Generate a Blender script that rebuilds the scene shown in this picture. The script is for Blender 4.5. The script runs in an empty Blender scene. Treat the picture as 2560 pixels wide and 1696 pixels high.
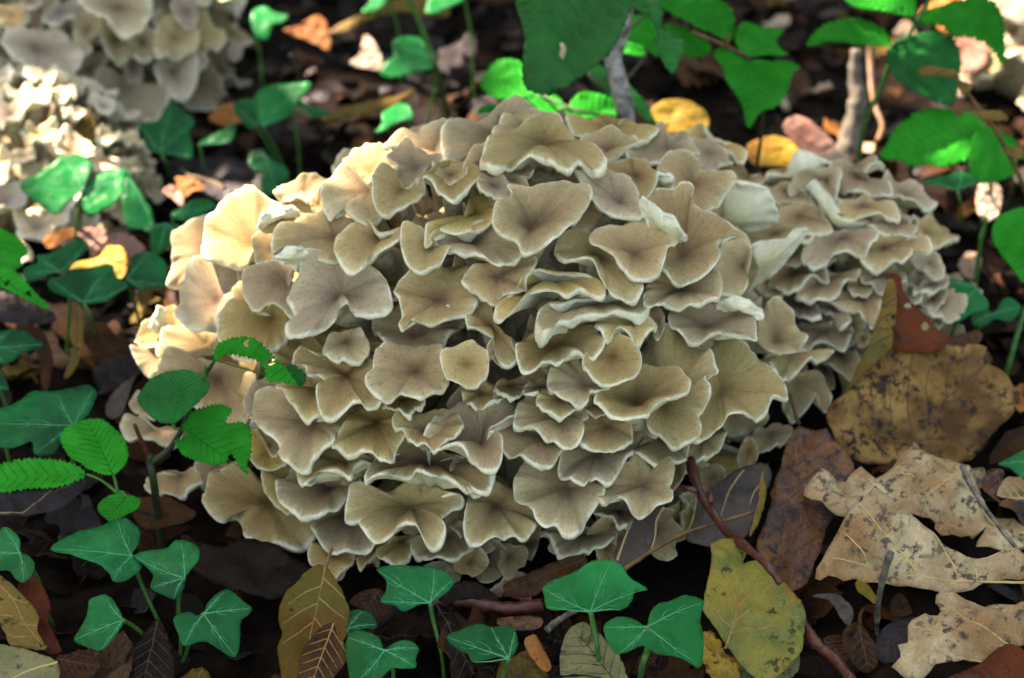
import bpy, math, random
import numpy as np
from mathutils import Vector, Matrix, noise
from mathutils.geometry import delaunay_2d_cdt

random.seed(7)
rng = np.random.default_rng(7)
S = bpy.context.scene
COL = S.collection

# ------------------------------------------------------------------ camera, sky, sun, exposure
FOC, SENS = 60.0, 36.0
CAM_H, PITCH = 0.57, math.radians(32.0)
cd = bpy.data.cameras.new('camera')
cam = bpy.data.objects.new('camera', cd); COL.objects.link(cam)
cam.location = (0, 0, CAM_H); cam.rotation_euler = (math.pi/2 - PITCH, 0, 0)
cd.lens = FOC; cd.sensor_width = SENS; cd.clip_start = 0.02; cd.clip_end = 100
cd.dof.use_dof = True; cd.dof.focus_distance = 0.80; cd.dof.aperture_fstop = 7.5
S.camera = cam

SUN_EL, SUN_AZ = math.radians(52), math.radians(-52)       # azimuth measured from +Y towards +X
SUN = Vector((math.sin(SUN_AZ)*math.cos(SUN_EL), math.cos(SUN_AZ)*math.cos(SUN_EL), math.sin(SUN_EL)))
W = bpy.data.worlds.new('World'); S.world = W; W.use_nodes = True
nt = W.node_tree
bgn = nt.nodes['Background']
sky = nt.nodes.new('ShaderNodeTexSky'); sky.sky_type = 'NISHITA'; sky.sun_disc = False
sky.sun_elevation = SUN_EL; sky.sun_rotation = SUN_AZ
sky.air_density = 1.0; sky.dust_density = 2.5; sky.ozone_density = 0.6
nt.links.new(sky.outputs[0], bgn.inputs[0]); bgn.inputs[1].default_value = 0.085
sd = bpy.data.lights.new('sun', 'SUN'); sd.energy = 3.7; sd.angle = math.radians(0.5); sd.color = (1.0, 0.88, 0.90)
so = bpy.data.objects.new('sun', sd); COL.objects.link(so)
so.rotation_euler = SUN.to_track_quat('Z', 'Y').to_euler(); so.location = SUN*6
vs = S.view_settings
vs.view_transform = 'Standard'; vs.look = 'None'; vs.gamma = 1.0; vs.exposure = 2.98
vs.use_white_balance = True; vs.white_balance_temperature = 8700; vs.white_balance_tint = 12
S.cycles.max_bounces = 4; S.cycles.diffuse_bounces = 2; S.cycles.glossy_bounces = 2
S.cycles.transmission_bounces = 4; S.cycles.sample_clamp_indirect = 4

# ------------------------------------------------------------------ pixel -> world
CP = Vector((0, 0, CAM_H))
FW = Vector((0, math.cos(PITCH), -math.sin(PITCH)))
UP = Vector((0, math.sin(PITCH), math.cos(PITCH)))
RT = Vector((1, 0, 0))
REG = {'A': (300, 250, 2.6128), 'B': (1160, 250, 2.6128), 'C': (300, 850, 2.6128), 'D': (1160, 850, 2.6128),
       'G': (0, 0, 2.770), 'T': (640, 0, 2.770), 'U': (1280, 0, 2.770), 'E': (1920, 0, 2.770),
       'L': (0, 566, 2.770), 'F': (1920, 566, 2.770),
       'P': (0, 1132, 2.7797), 'Q': (640, 1132, 2.7797), 'R': (1280, 1132, 2.7797), 'S': (1920, 1132, 2.7797)}
def src(reg, p):
    x0, y0, s = REG[reg]
    return (x0 + p[0]/s, y0 + p[1]/s)
def ray(reg, p):
    sx, sy = src(reg, p)
    x = (sx/2560 - .5)*SENS/FOC
    y = (.5 - sy/1696)*(SENS*1696/2560)/FOC
    return (FW + RT*x + UP*y).normalized()
def at_z(reg, p, z):
    d = ray(reg, p); return CP + d*((z - CAM_H)/d.z)
def at_y(reg, p, y):
    d = ray(reg, p); return CP + d*(y/d.y)
def at_plane(reg, p, o, n):
    d = ray(reg, p); return CP + d*((o - CP).dot(n)/d.dot(n))
def pts(s):
    return [tuple(float(v) for v in q.split(',')) for q in s.split()]

# ------------------------------------------------------------------ object helpers
def link(o, parent=None):
    COL.objects.link(o)
    if parent is not None: o.parent = parent
    return o
def empty(name, loc, label, cat, group=None):
    o = bpy.data.objects.new(name, None); o.location = loc; o.empty_display_size = .02
    return tag(link(o), label, cat, group)
def tag(o, label, cat, group=None, kind=None):
    o['label'] = label; o['category'] = cat
    if group: o['group'] = group
    if kind: o['kind'] = kind
    return o
def mesh(name, V, F, mat, parent=None, smooth=True, loc=None, attrs=None):
    me = bpy.data.meshes.new(name)
    if loc is not None:
        V = [(v[0]-loc[0], v[1]-loc[1], v[2]-loc[2]) for v in V]
    me.from_pydata(V, [], F)
    if smooth: me.shade_smooth()
    for a, vals in (attrs or {}).items():
        vals = np.asarray(vals, dtype=np.float32)
        if vals.ndim == 1:
            me.attributes.new(a, 'FLOAT', 'POINT').data.foreach_set('value', vals)
        else:
            me.attributes.new(a, 'FLOAT_VECTOR', 'POINT').data.foreach_set('vector', vals.ravel())
    for m in (mat if isinstance(mat, (list, tuple)) else [mat]): me.materials.append(m)
    o = bpy.data.objects.new(name, me)
    if loc is not None and parent is None: o.location = loc
    return link(o, parent)

def tube(path, radii, seg=8, jitter=0.0):
    """closed tapered tube through path; returns verts, faces"""
    P = [Vector(p) for p in path]
    n = len(P); V = []; F = []
    prev = None
    for i in range(n):
        t = (P[min(i+1, n-1)] - P[max(i-1, 0)]).normalized()
        a = t.cross(Vector((0.13, 0.31, 1))) if prev is None else prev - t*prev.dot(t)
        if a.length < 1e-6: a = t.orthogonal()
        a.normalize(); prev = a; b = t.cross(a)
        r = radii[i] if hasattr(radii, '__len__') else radii
        for k in range(seg):
            th = 2*math.pi*k/seg
            rr = r*(1 + jitter*random.uniform(-1, 1))
            V.append(P[i] + a*(rr*math.cos(th)) + b*(rr*math.sin(th)))
    for i in range(n-1):
        for k in range(seg):
            k2 = (k+1) % seg
            F.append((i*seg+k, i*seg+k2, (i+1)*seg+k2, (i+1)*seg+k))
    F.append(tuple(range(seg-1, -1, -1))); F.append(tuple((n-1)*seg+k for k in range(seg)))
    return V, F
def crs(P, per=6, closed=False):
    """Catmull-Rom through points (any dimension)"""
    P = np.asarray(P, float); n = len(P); out = []
    rngi = n if closed else n-1
    for i in range(rngi):
        if closed: a, b, c, d = P[(i-1) % n], P[i], P[(i+1) % n], P[(i+2) % n]
        else: a, b, c, d = P[max(i-1, 0)], P[i], P[i+1], P[min(i+2, n-1)]
        for k in range(per):
            t = k/per
            out.append(.5*((2*b) + (c-a)*t + (2*a-5*b+4*c-d)*t*t + (3*b-a-3*c+d)*t**3))
    if not closed: out.append(P[-1])
    return np.array(out)
def resample_closed(P, n):
    P = np.asarray(P); Q = np.vstack([P, P[:1]])
    d = np.r_[0, np.cumsum(np.linalg.norm(np.diff(Q, axis=0), axis=1))]
    s = np.linspace(0, d[-1], n, endpoint=False)
    return np.stack([np.interp(s, d, Q[:, k]) for k in range(P.shape[1])], 1)

# ------------------------------------------------------------------ materials
class NT:
    def __init__(s, name):
        s.m = bpy.data.materials.new(name); s.m.use_nodes = True
        s.t = s.m.node_tree; s.N = s.t.nodes; s.b = s.N['Principled BSDF']; s.out = s.N['Material Output']
    def n(s, typ, **kw):
        x = s.N.new(typ)
        for k, v in kw.items(): setattr(x, k, v)
        return x
    def l(s, a, b): s.t.links.new(a, b)
    def val(s, sock, v):
        if isinstance(v, bpy.types.NodeSocket): s.l(v, sock)
        else: sock.default_value = v
    def attr(s, name, out='Fac'):
        x = s.n('ShaderNodeAttribute', attribute_name=name); return x.outputs[out]
    def obj(s): return s.n('ShaderNodeTexCoord').outputs['Object']
    def rnd(s): return s.n('ShaderNodeObjectInfo').outputs['Random']
    def noise(s, vec, scale, detail=3, rough=.55, dist=0):
        x = s.n('ShaderNodeTexNoise'); s.l(vec, x.inputs['Vector'])
        x.inputs['Scale'].default_value = scale; x.inputs['Detail'].default_value = detail
        x.inputs['Roughness'].default_value = rough; x.inputs['Distortion'].default_value = dist
        return x.outputs['Fac']
    def math(s, op, a, b=0.0, clamp=False):
        x = s.n('ShaderNodeMath', operation=op, use_clamp=clamp); s.val(x.inputs[0], a); s.val(x.inputs[1], b); return x.outputs[0]
    def vmul(s, v, k):
        x = s.n('ShaderNodeVectorMath', operation='MULTIPLY'); s.l(v, x.inputs[0]); x.inputs[1].default_value = k; return x.outputs[0]
    def vadd(s, v, w):
        x = s.n('ShaderNodeVectorMath', operation='ADD'); s.l(v, x.inputs[0]); s.l(w, x.inputs[1]); return x.outputs[0]
    def rng(s, v, a, b, c=0.0, d=1.0):
        x = s.n('ShaderNodeMapRange'); s.val(x.inputs[0], v)
        for i, k in enumerate((a, b, c, d)): x.inputs[i+1].default_value = k
        return x.outputs[0]
    def ramp(s, v, stops):
        x = s.n('ShaderNodeValToRGB'); s.l(v, x.inputs[0]); e = x.color_ramp.elements
        while len(e) < len(stops): e.new(.5)
        for q, (p, c) in zip(e, stops): q.position = p; q.color = (*c, 1)
        return x.outputs[0]
    def mix(s, f, a, b, mode='MIX'):
        x = s.n('ShaderNodeMix', data_type='RGBA', blend_type=mode); s.val(x.inputs[0], f)
        for i, v in ((6, a), (7, b)):
            if isinstance(v, tuple): x.inputs[i].default_value = (*v, 1)
            else: s.l(v, x.inputs[i])
        return x.outputs[2]
    def bump(s, h, strength, dist=.001):
        x = s.n('ShaderNodeBump'); s.l(h, x.inputs['Height']); x.inputs['Strength'].default_value = strength
        x.inputs['Distance'].default_value = dist; return x.outputs[0]

def cap_material(name, tint=(1, 1, 1), light=1.0, warm=.5):
    m = NT(name); ob = m.obj(); t = m.attr('rad'); pale = m.attr('pale'); pol = m.attr('pol', 'Vector')
    r = m.rnd()
    streak = m.noise(m.vadd(m.vmul(pol, (15, 15, 1.6)), m.vmul(ob, (25, 25, 25))), 1.0, 4, .65)
    streak2 = m.noise(m.vadd(m.vmul(pol, (42, 42, 5)), m.vmul(ob, (40, 40, 40))), 1.0, 2, .6)
    blot = m.noise(ob, 55, 3); speck = m.noise(ob, 950, 2, .7); scale = m.noise(ob, 420, 3, .6)
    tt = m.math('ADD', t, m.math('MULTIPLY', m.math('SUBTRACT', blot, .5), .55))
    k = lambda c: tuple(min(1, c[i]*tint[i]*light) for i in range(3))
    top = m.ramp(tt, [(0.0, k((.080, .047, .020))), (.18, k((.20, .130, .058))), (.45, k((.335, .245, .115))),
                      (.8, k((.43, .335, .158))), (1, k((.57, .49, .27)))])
    top = m.mix(m.rng(r, .45, 1, 0, .75), top, m.mix(.6, top, k((.30, .225, .165))))
    top = m.mix(m.rng(r, .4, 0, 0, .7), top, m.mix(.65, top, k((.40, .315, .105))))
    r2 = m.math('FRACT', m.math('MULTIPLY', r, 37.7))
    hv = m.n('ShaderNodeHueSaturation'); m.l(top, hv.inputs['Color']); m.l(m.rng(r2, 0, 1, .78, 1.16), hv.inputs['Value']); m.l(m.rng(m.math('FRACT', m.math('MULTIPLY', r, 91.3)), 0, 1, .82, 1.12), hv.inputs['Saturation']); top = hv.outputs[0]
    top = m.mix(.85, top, m.ramp(streak, [(.25, (.87, .85, .82)), (.5, (.99, .99, .98)), (.75, (1.06, 1.06, 1.07))]), 'MULTIPLY')
    top = m.mix(.6, top, m.ramp(streak2, [(.3, (.66, .62, .57)), (.6, (1.09, 1.09, 1.10))]), 'MULTIPLY')
    top = m.mix(m.rng(scale, .56, .72, 0, .5), top, m.mix(1, top, (.5, .42, .34), 'MULTIPLY'))
    top = m.mix(m.rng(speck, .60, .72, 0, .65), top, m.mix(1, top, (.42, .34, .26), 'MULTIPLY'))
    rim = m.rng(m.math('ADD', t, m.math('MULTIPLY', m.math('SUBTRACT', m.noise(ob, 110, 4), .5), .15)), .945, 1.0)
    white = m.ramp(m.noise(ob, 130, 3), [(.3, (.78, .77, .54)), (.7, (.90, .90, .72))])
    white = m.mix(.7, white, m.ramp(streak2, [(.3, (.80, .80, .74)), (.65, (1.06, 1.06, 1.06))]), 'MULTIPLY')
    white = m.mix(.55, white, m.ramp(m.noise(ob, 1300, 2, .6), [(.35, (.72, .72, .66)), (.6, (1.05, 1.05, 1.05))]), 'MULTIPLY')
    white = m.mix(m.rng(t, .2, .85), m.mix(1, white, (.86, .83, .66), 'MULTIPLY'), white)
    col = m.mix(m.math('MAXIMUM', pale, m.math('MULTIPLY', rim, .9)), top, white)
    m.l(col, m.b.inputs['Base Color'])
    m.b.inputs['Roughness'].default_value = .75; m.b.inputs['Specular IOR Level'].default_value = .12
    por = m.noise(ob, 1600, 2, .6)
    h = m.math('ADD', m.math('MULTIPLY', m.math('ADD', streak2, streak), .5), m.math('MULTIPLY', por, .8))
    m.l(m.bump(h, .6, .0007), m.b.inputs['Normal'])
    return m.m

def leaf_material(name, c1, c2, spot=None, spot_amt=.5, rough=.4, trans=.0, tcol=None, scale=60, spec=.12, bump=.45, c3=None, wet=False, glossvar=.15, fine=.25, net=820, netc=(.7, .64, .58), netw=.12):
    """blade: two tone blotches, optional third tone and spots, thin translucency"""
    m = NT(name); ob = m.obj(); r = m.rnd()
    off = m.n('ShaderNodeCombineXYZ')
    for i in range(3): m.l(m.math('MULTIPLY', r, 3.1 + i), off.inputs[i])
    v = m.vadd(ob, off.outputs[0])
    a = m.noise(v, scale, 4, .6); b = m.noise(v, scale*4.3, 4, .65); c = m.noise(v, scale*.45, 2)
    col = m.mix(m.rng(a, .36, .62), c1, c2)
    if c3: col = m.mix(m.rng(c, .5, .66), col, c3)
    col = m.mix(fine*2, col, m.ramp(m.noise(v, scale*14, 3, .6), [(.3, (.72, .72, .72)), (.7, (1.2, 1.2, 1.2))]), 'MULTIPLY')
    if spot:
        sp = m.math('MULTIPLY', m.rng(b, .64-.17*spot_amt, .71-.15*spot_amt), m.rng(m.noise(v, scale*1.1, 2), .40, .54))
        col = m.mix(m.math('MULTIPLY', sp, .92), col, spot)
    vo = m.n('ShaderNodeTexVoronoi', feature='DISTANCE_TO_EDGE'); m.l(m.vadd(v, m.vmul(m.n('ShaderNodeTexNoise').outputs['Color'], (.002, .002, .002))), vo.inputs['Vector']); vo.inputs['Scale'].default_value = net
    ed = m.rng(vo.outputs['Distance'], 0.0, netw, 1.0, 0.0)
    col = m.mix(m.math('MULTIPLY', ed, .38), col, m.mix(1, col, netc, 'MULTIPLY'))
    hs = m.n('ShaderNodeHueSaturation'); m.l(col, hs.inputs['Color'])
    m.l(m.rng(r, 0, 1, .72, 1.22), hs.inputs['Value']); col = hs.outputs[0]
    m.l(col, m.b.inputs['Base Color'])
    rr = m.rng(m.noise(v, scale*2.2, 3), .35, .65, max(.06, rough-glossvar), rough+glossvar)
    m.l(rr, m.b.inputs['Roughness']); m.b.inputs['Specular IOR Level'].default_value = spec
    if wet:
        m.b.inputs['Coat Weight'].default_value = .6; m.b.inputs['Coat Roughness'].default_value = .12
    h = m.math('ADD', m.math('ADD', b, m.math('MULTIPLY', m.noise(v, scale*16, 2), .5)), m.math('MULTIPLY', ed, -.12))
    m.l(m.bump(h, bump, .0012), m.b.inputs['Normal'])
    if trans > 0:
        tr = m.n('ShaderNodeBsdfTranslucent'); mx = m.n('ShaderNodeMixShader'); mx.inputs[0].default_value = trans
        if tcol: tr.inputs[0].default_value = (*tcol, 1)
        else: m.l(col, tr.inputs[0])
        m.l(m.b.outputs[0], mx.inputs[1]); m.l(tr.outputs[0], mx.inputs[2]); m.l(mx.outputs[0], m.out.inputs[0])
    return m.m
def plain(name, c1, c2, scale=200, rough=.6, spec=.4):
    m = NT(name); ob = m.obj(); n = m.noise(ob, scale, 4, .6)
    m.l(m.mix(m.rng(n, .35, .65), c1, c2), m.b.inputs['Base Color'])
    m.b.inputs['Roughness'].default_value = rough; m.b.inputs['Specular IOR Level'].default_value = spec
    m.l(m.bump(n, .6, .001), m.b.inputs['Normal'])
    return m.m

M = {}
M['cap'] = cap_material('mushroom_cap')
M['cap_small'] = cap_material('mushroom_cap_grey', (1.0, 1.04, 1.28), 1.08)
M['cap_lobe'] = cap_material('mushroom_cap_lobe', (1.0, 1.02, 1.12), 1.06)
M['cap_pale_lit'] = cap_material('mushroom_cap_pale_lit', (1.1, 1.2, 1.6), 1.6)  # pale caps, brightened further in colour to stand for strong sun
M['flesh'] = plain('mushroom_flesh', (.23, .19, .11), (.40, .36, .23), 300, .8, .2)  # stalk and core colour darkened to deepen the shade between caps
M['soil'] = plain('soil', (.004, .0028, .002), (.013, .0085, .0055), 90, .9, .05)
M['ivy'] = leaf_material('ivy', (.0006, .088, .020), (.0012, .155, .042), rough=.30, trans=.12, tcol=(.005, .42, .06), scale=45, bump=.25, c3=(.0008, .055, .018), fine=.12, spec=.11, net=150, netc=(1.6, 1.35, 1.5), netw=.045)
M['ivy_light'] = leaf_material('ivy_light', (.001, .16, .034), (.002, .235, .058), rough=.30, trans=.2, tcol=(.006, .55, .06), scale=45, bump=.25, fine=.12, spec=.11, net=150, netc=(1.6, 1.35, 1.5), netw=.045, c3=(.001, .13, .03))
M['beech'] = leaf_material('beech_green', (.0015, .225, .014), (.0035, .34, .030), rough=.45, trans=.25, tcol=(.006, .6, .03), scale=55, bump=.35, fine=.15, spec=.06)
M['beech_dark'] = leaf_material('beech_dark', (.001, .085, .014), (.002, .14, .026), rough=.26, trans=.15, tcol=(.004, .45, .03), scale=55, bump=.5, fine=.15, spec=.14)
M['beech_wet'] = leaf_material('beech_wet', (.001, .12, .012), (.002, .18, .024), rough=.16, trans=.12, tcol=(.004, .45, .03), scale=30, bump=1.0, fine=.15, spec=.3, glossvar=.12)
M['ivy_vein'] = plain('ivy_vein', (.02, .24, .09), (.045, .33, .14), 300, .5)
M['beech_vein'] = plain('beech_vein', (.0012, .11, .012), (.002, .15, .018), 300, .6, .05)
M['stem_green'] = plain('green_stem', (.02, .11, .02), (.05, .17, .03), 200, .5)
M['stem_dark'] = plain('dark_stem', (.015, .022, .01), (.03, .05, .015), 200, .5)
M['twig_red'] = plain('red_twig', (.045, .012, .008), (.10, .03, .018), 250, .32)
M['twig_straw'] = plain('straw_twig', (.20, .11, .035), (.07, .035, .015), 90, .5)
M['twig_grey'] = plain('grey_twig', (.05, .045, .035), (.22, .2, .15), 130, .7)
M['bark'] = plain('sapling_bark', (.05, .05, .045), (.50, .50, .46), 150, .8, .2)
DK = (.012, .010, .012)
M['speckled'] = leaf_material('speckled_leaf', (.12, .058, .014), (.33, .20, .062), DK, .9, .42, .06, scale=50, c3=(.075, .038, .012), bump=.8)
M['oak_pale'] = leaf_material('oak_pale', (.31, .20, .09), (.52, .42, .24), (.05, .04, .034), .72, .42, .08, scale=46, c3=(.30, .165, .06), bump=.9, spec=.35)
M['wet_brown'] = leaf_material('wet_brown', (.12, .040, .008), (.20, .078, .017), DK, .85, .22, .03, scale=48, spec=.42, bump=.7, c3=(.035, .015, .006), glossvar=.1)
M['red_brown'] = leaf_material('red_brown', (.085, .016, .005), (.15, .035, .009), DK, .3, .4, .15, scale=45)
M['olive'] = leaf_material('olive_leaf', (.14, .085, .016), (.21, .14, .03), DK, .4, .42, .12, scale=50, c3=(.12, .10, .025))
M['olive_orange'] = leaf_material('olive_orange_leaf', (.11, .075, .008), (.20, .060, .006), DK, .3, .35, .1, scale=42, c3=(.13, .105, .016))
M['yellow_green'] = leaf_material('yellow_green_leaf', (.34, .29, .05), (.17, .21, .06), (.04, .05, .015), .5, .36, .12, scale=38, c3=(.42, .16, .02))
M['grey_green'] = leaf_material('grey_green_leaf', (.16, .17, .07), (.24, .22, .10), (.05, .05, .03), .5, .42, .05, scale=50)
M['grey'] = leaf_material('grey_leaf', (.055, .043, .033), (.10, .08, .06), (.14, .12, .085), .35, .6, .02, scale=70, spec=.3)
M['slate'] = leaf_material('slate_leaf', (.012, .0105, .013), (.026, .021, .024), DK, .3, .34, .0, scale=60, spec=.18)
M['brown'] = leaf_material('brown_leaf', (.034, .0125, .004), (.075, .030, .0085), DK, .6, .5, .06, scale=55, spec=.12)  # litter browns darkened so the ground sinks into near-black shade
M['dark_brown'] = leaf_material('dark_brown_leaf', (.005, .0024, .0013), (.013, .006, .0028), DK, .5, .42, .02, scale=55, spec=.12)
M['orange'] = leaf_material('orange_leaf', (.38, .13, .03), (.46, .20, .06), (.06, .02, .01), .4, .5, .15, scale=50)
M['yellow'] = leaf_material('yellow_leaf', (.44, .30, .035), (.52, .36, .06), (.10, .05, .01), .4, .45, .2, scale=45, c3=(.35, .18, .03))
M['pink'] = leaf_material('pink_leaf', (.36, .17, .12), (.44, .26, .20), (.07, .03, .03), .35, .5, .12, scale=50)
M['cream'] = leaf_material('cream_leaf', (.48, .34, .22), (.60, .48, .35), (.10, .06, .04), .3, .5, .12, scale=50)
M['vein_dark'] = plain('vein_dark', (.035, .018, .008), (.06, .03, .012), 300, .5)
M['vein_yellow'] = plain('vein_yellow', (.42, .32, .10), (.5, .4, .16), 300, .5)
M['vein_orange'] = plain('vein_orange', (.25, .13, .03), (.33, .19, .05), 300, .5)
M['slug'] = plain('slug', (.42, .33, .2), (.5, .42, .28), 400, .2, .6)

# ------------------------------------------------------------------ the forest floor
def ground_z(x, y):
    return -.014 + .012*noise.noise(Vector((x*5, y*5, 1.3))) + .004*noise.noise(Vector((x*22, y*22, 4.1)))
def build_ground():
    V = []; F = []
    def axis(a, b, n, far):
        c = list(np.linspace(a, b, n)); return [a-far, a-far*.5, a-far*.2, a-far*.07] + c + [b+far*.07, b+far*.2, b+far*.5, b+far]
    xs = axis(-1.1, 1.1, 90, 40); ys = axis(.2, 2.4, 90, 40)
    for y in ys:
        for x in xs: V.append((x, y, ground_z(x, y)))
    n = len(xs)
    for j in range(len(ys)-1):
        for i in range(n-1): F.append((j*n+i, j*n+i+1, (j+1)*n+i+1, (j+1)*n+i))
    o = mesh('ground', V, F, M['soil']); o['kind'] = 'structure'
    o['label'] = 'dark wet woodland soil under the leaf litter'; o['category'] = 'ground'
build_ground()

# ------------------------------------------------------------------ mushrooms
class Dome:
    def __init__(s, c, r): s.c = Vector(c); s.r = Vector(r)
    def hit(s, reg, p):
        d = ray(reg, p); o = CP - s.c
        D = Vector((d.x/s.r.x, d.y/s.r.y, d.z/s.r.z)); O = Vector((o.x/s.r.x, o.y/s.r.y, o.z/s.r.z))
        a = D.dot(D); b = O.dot(D); c = O.dot(O) - 1
        disc = b*b - a*c
        t = (-b - math.sqrt(disc))/a if disc > 0 else -b/a
        P = CP + d*t; q = P - s.c
        n = Vector((q.x/s.r.x**2, q.y/s.r.y**2, q.z/s.r.z**2)).normalized()
        return P, n

def cap_mesh(root, O, n, outline, nav, depth, seed, mat, ruffle=1.0, under=False, NA=84, NR=13, lip=.0017, stalk_to=None):
    """outline: closed list of world points on the plane (O, n); nav: navel point on that plane.
    The cap is a funnel: its top sinks to the navel, its rim ruffles, the pale underside runs into the stalk."""
    rs = np.random.default_rng(seed)
    u = n.orthogonal().normalized(); w = n.cross(u)
    o2 = np.array([[(p-O).dot(u), (p-O).dot(w)] for p in outline])
    area = .5*np.sum(o2[:, 0]*np.roll(o2[:, 1], -1) - np.roll(o2[:, 0], -1)*o2[:, 1])
    if area < 0: o2 = o2[::-1]; area = -area
    R = math.sqrt(area/math.pi)
    if R > .017: NA, NR = 108, 15
    rim = resample_closed(crs(o2, 8, True), NA)
    c = np.array([(nav-O).dot(u), (nav-O).dot(w)])
    th = np.arange(NA)*2*math.pi/NA
    # fine crinkle of the margin
    cr = sum(rs.uniform(-1, 1)*np.sin(k*th + rs.uniform(0, 6.3))/math.sqrt(k) for k in range(8, 30))
    rad = rim - c
    rim = c + rad*(1 + .0055*cr)[:, None]
    wave = sum(rs.uniform(.4, 1)*np.sin(k*th + rs.uniform(0, 6.3))*a for k, a in ((2, .8), (3, .9), (4, .9), (5, .8), (6, .6), (7, .5), (9, .35), (11, .25), (14, .18)))
    wave = wave/1.9; wave = np.sign(wave)*np.abs(wave)**.85*R*.23*ruffle
    hf = sum(rs.uniform(-1, 1)*np.sin(k*th + rs.uniform(0, 6.3)) for k in range(12, 34))*R*.0075*ruffle
    dim = rs.uniform(-.6, .6); tl = np.linspace(0, 1, NR+1)[1:]**.85
    tl = np.r_[tl[:-1], .97, 1.0]
    mid = sum(rs.uniform(-1, 1)*np.sin(k*th + rs.uniform(0, 6.3)) for k in (3, 5, 8, 13))*R*.012
    V = []; pol = []; radv = []; pale = []
    lv = np.clip(1 + .45*np.sin(2*th + rs.uniform(0, 6.3)) + .35*np.sin(5*th + rs.uniform(0, 6.3)) + .25*np.sin(13*th + rs.uniform(0, 6.3)), .3, 2)
    def put(xy, h, t, k, pl):
        p = O + u*float(xy[0]) + w*float(xy[1]) + n*float(h); V.append(p)
        pol.append((math.cos(th[k]), math.sin(th[k]), t)); radv.append(t); pale.append(pl)
    def htop(t, k):
        h = -depth*(1-t)**1.55 + wave[k]*t**2.4 + hf[k]*max(0, t-.6)**1.5*4 + mid[k]*.35*math.sin(math.pi*t)*t
        if t > .86: h -= R*.055*((t-.86)/.14)**2
        return h
    hc = -depth
    put(c, hc, 0.0, 0, 0.0)
    for t in tl:
        for k in range(NA): put(c + (rim[k]-c)*t, htop(t, k), t, k, 0.0)
    NT_ = len(tl)
    # rounded lip and underside
    bl = [1.008, 1.0, .95, .86, .72, .56, .40, .28]
    for j, t in enumerate(bl):
        for k in range(NA):
            base = htop(min(t, 1.0), k)
            thick = (lip*.45, lip, lip*1.35)[j]*lv[k] if j < 3 else lip*1.35 + R*.26*((.95-t)/.67)**1.4 + max(0, depth*.25)*((.95-t)/.67)
            put(c + (rim[k]-c)*t, base - thick, min(t, 1), k, 1.0)
    F = []
    for k in range(NA):
        k2 = (k+1) % NA
        F.append((0, 1+k, 1+k2))
    rows = NT_ + len(bl)
    for j in range(rows-1):
        for k in range(NA):
            k2 = (k+1) % NA
            F.append((1+j*NA+k, 1+(j+1)*NA+k, 1+(j+1)*NA+k2, 1+j*NA+k2))
    cb = len(V); put(c, np.mean([htop(.28, k) for k in range(NA)]) - lip*1.35 - R*.3 - max(0, depth*.25), .2, 0, 1.0)
    for k in range(NA): F.append((cb, cb-NA+(k+1) % NA, cb-NA+k))
    L = root.location
    o = mesh('cap', [(v.x-L.x, v.y-L.y, v.z-L.z) for v in V], F, mat, root,
             attrs={'rad': radv, 'pale': pale, 'pol': pol})
    # stalk from the underside into the heart of the cluster
    last = V[-NA-1:-1]; cen = sum(last, Vector())/NA
    if stalk_to is not None and not under:
        rr = min(.011, R*.30)
        a = cen - n*(.0005); b = stalk_to
        mdp = a.lerp(b, .35) - n*R*.35
        path = [Vector(p) for p in crs([tuple(a), tuple(mdp), tuple(a.lerp(b, .7)), tuple(b)], 3)]
        Vs, Fs = tube(path, [rr*(1.15 if i == 0 else 1.0 - .25*i/len(path)) for i in range(len(path))], 10, .04)
        mesh('stalk', [(v.x-L.x, v.y-L.y, v.z-L.z) for v in Vs], Fs, M['flesh'], o)
    return o

def bbox(P):
    P = np.array(P); return P.max(0) - P.min(0)
CAPN = [0]
def traced_cap(root, dome, reg, outline, nav=None, e=None, depth=.24, off=0.0, under=False, mat=None, ruffle=1.0, side=.55, lip=.0017):
    CAPN[0] += 1
    P = pts(outline); cen = tuple(np.array(P).mean(0))
    if nav is None: nav = cen
    gs = 1.12 if dome is LOBE else 1.07
    P = [(cen[0]+(q[0]-cen[0])*gs, cen[1]+(q[1]-cen[1])*gs) for q in P]
    if dome is LOBE and e is not None: e += 7
    O, dn = dome.hit(reg, cen)
    v = -ray(reg, cen)
    O = O + v*off
    if O.z < .012: O = at_z(reg, cen, .014)
    bw, bh = bbox(P)
    se = math.sin(math.radians(e)) if e is not None else min(.86, max(.42, bh/bw*.92))
    k = (UP - v*UP.dot(v)) + RT*(side*dn.dot(RT)); k = (k - v*k.dot(v)).normalized()
    n = (v*se + k*math.sqrt(1-se*se)).normalized()
    if under: n = (v*(-.8) + k*.6).normalized()
    out = [at_plane(reg, p, O, n) for p in P]
    bwm = (max(q.x for q in out) - min(q.x for q in out))
    dp = depth*bwm*.5
    nv = at_plane(reg, nav, O - n*dp, n)
    nv = nv + n*((O-nv).dot(n))
    q = dome.c + Vector(((O.x-dome.c.x)*.35, (O.y-dome.c.y)*.35, (O.z-dome.c.z)*.25))
    return cap_mesh(root, O, n, out, nv, dp, 1000+CAPN[0], mat or M['cap'], ruffle, under, stalk_to=q, lip=lip)

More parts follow.
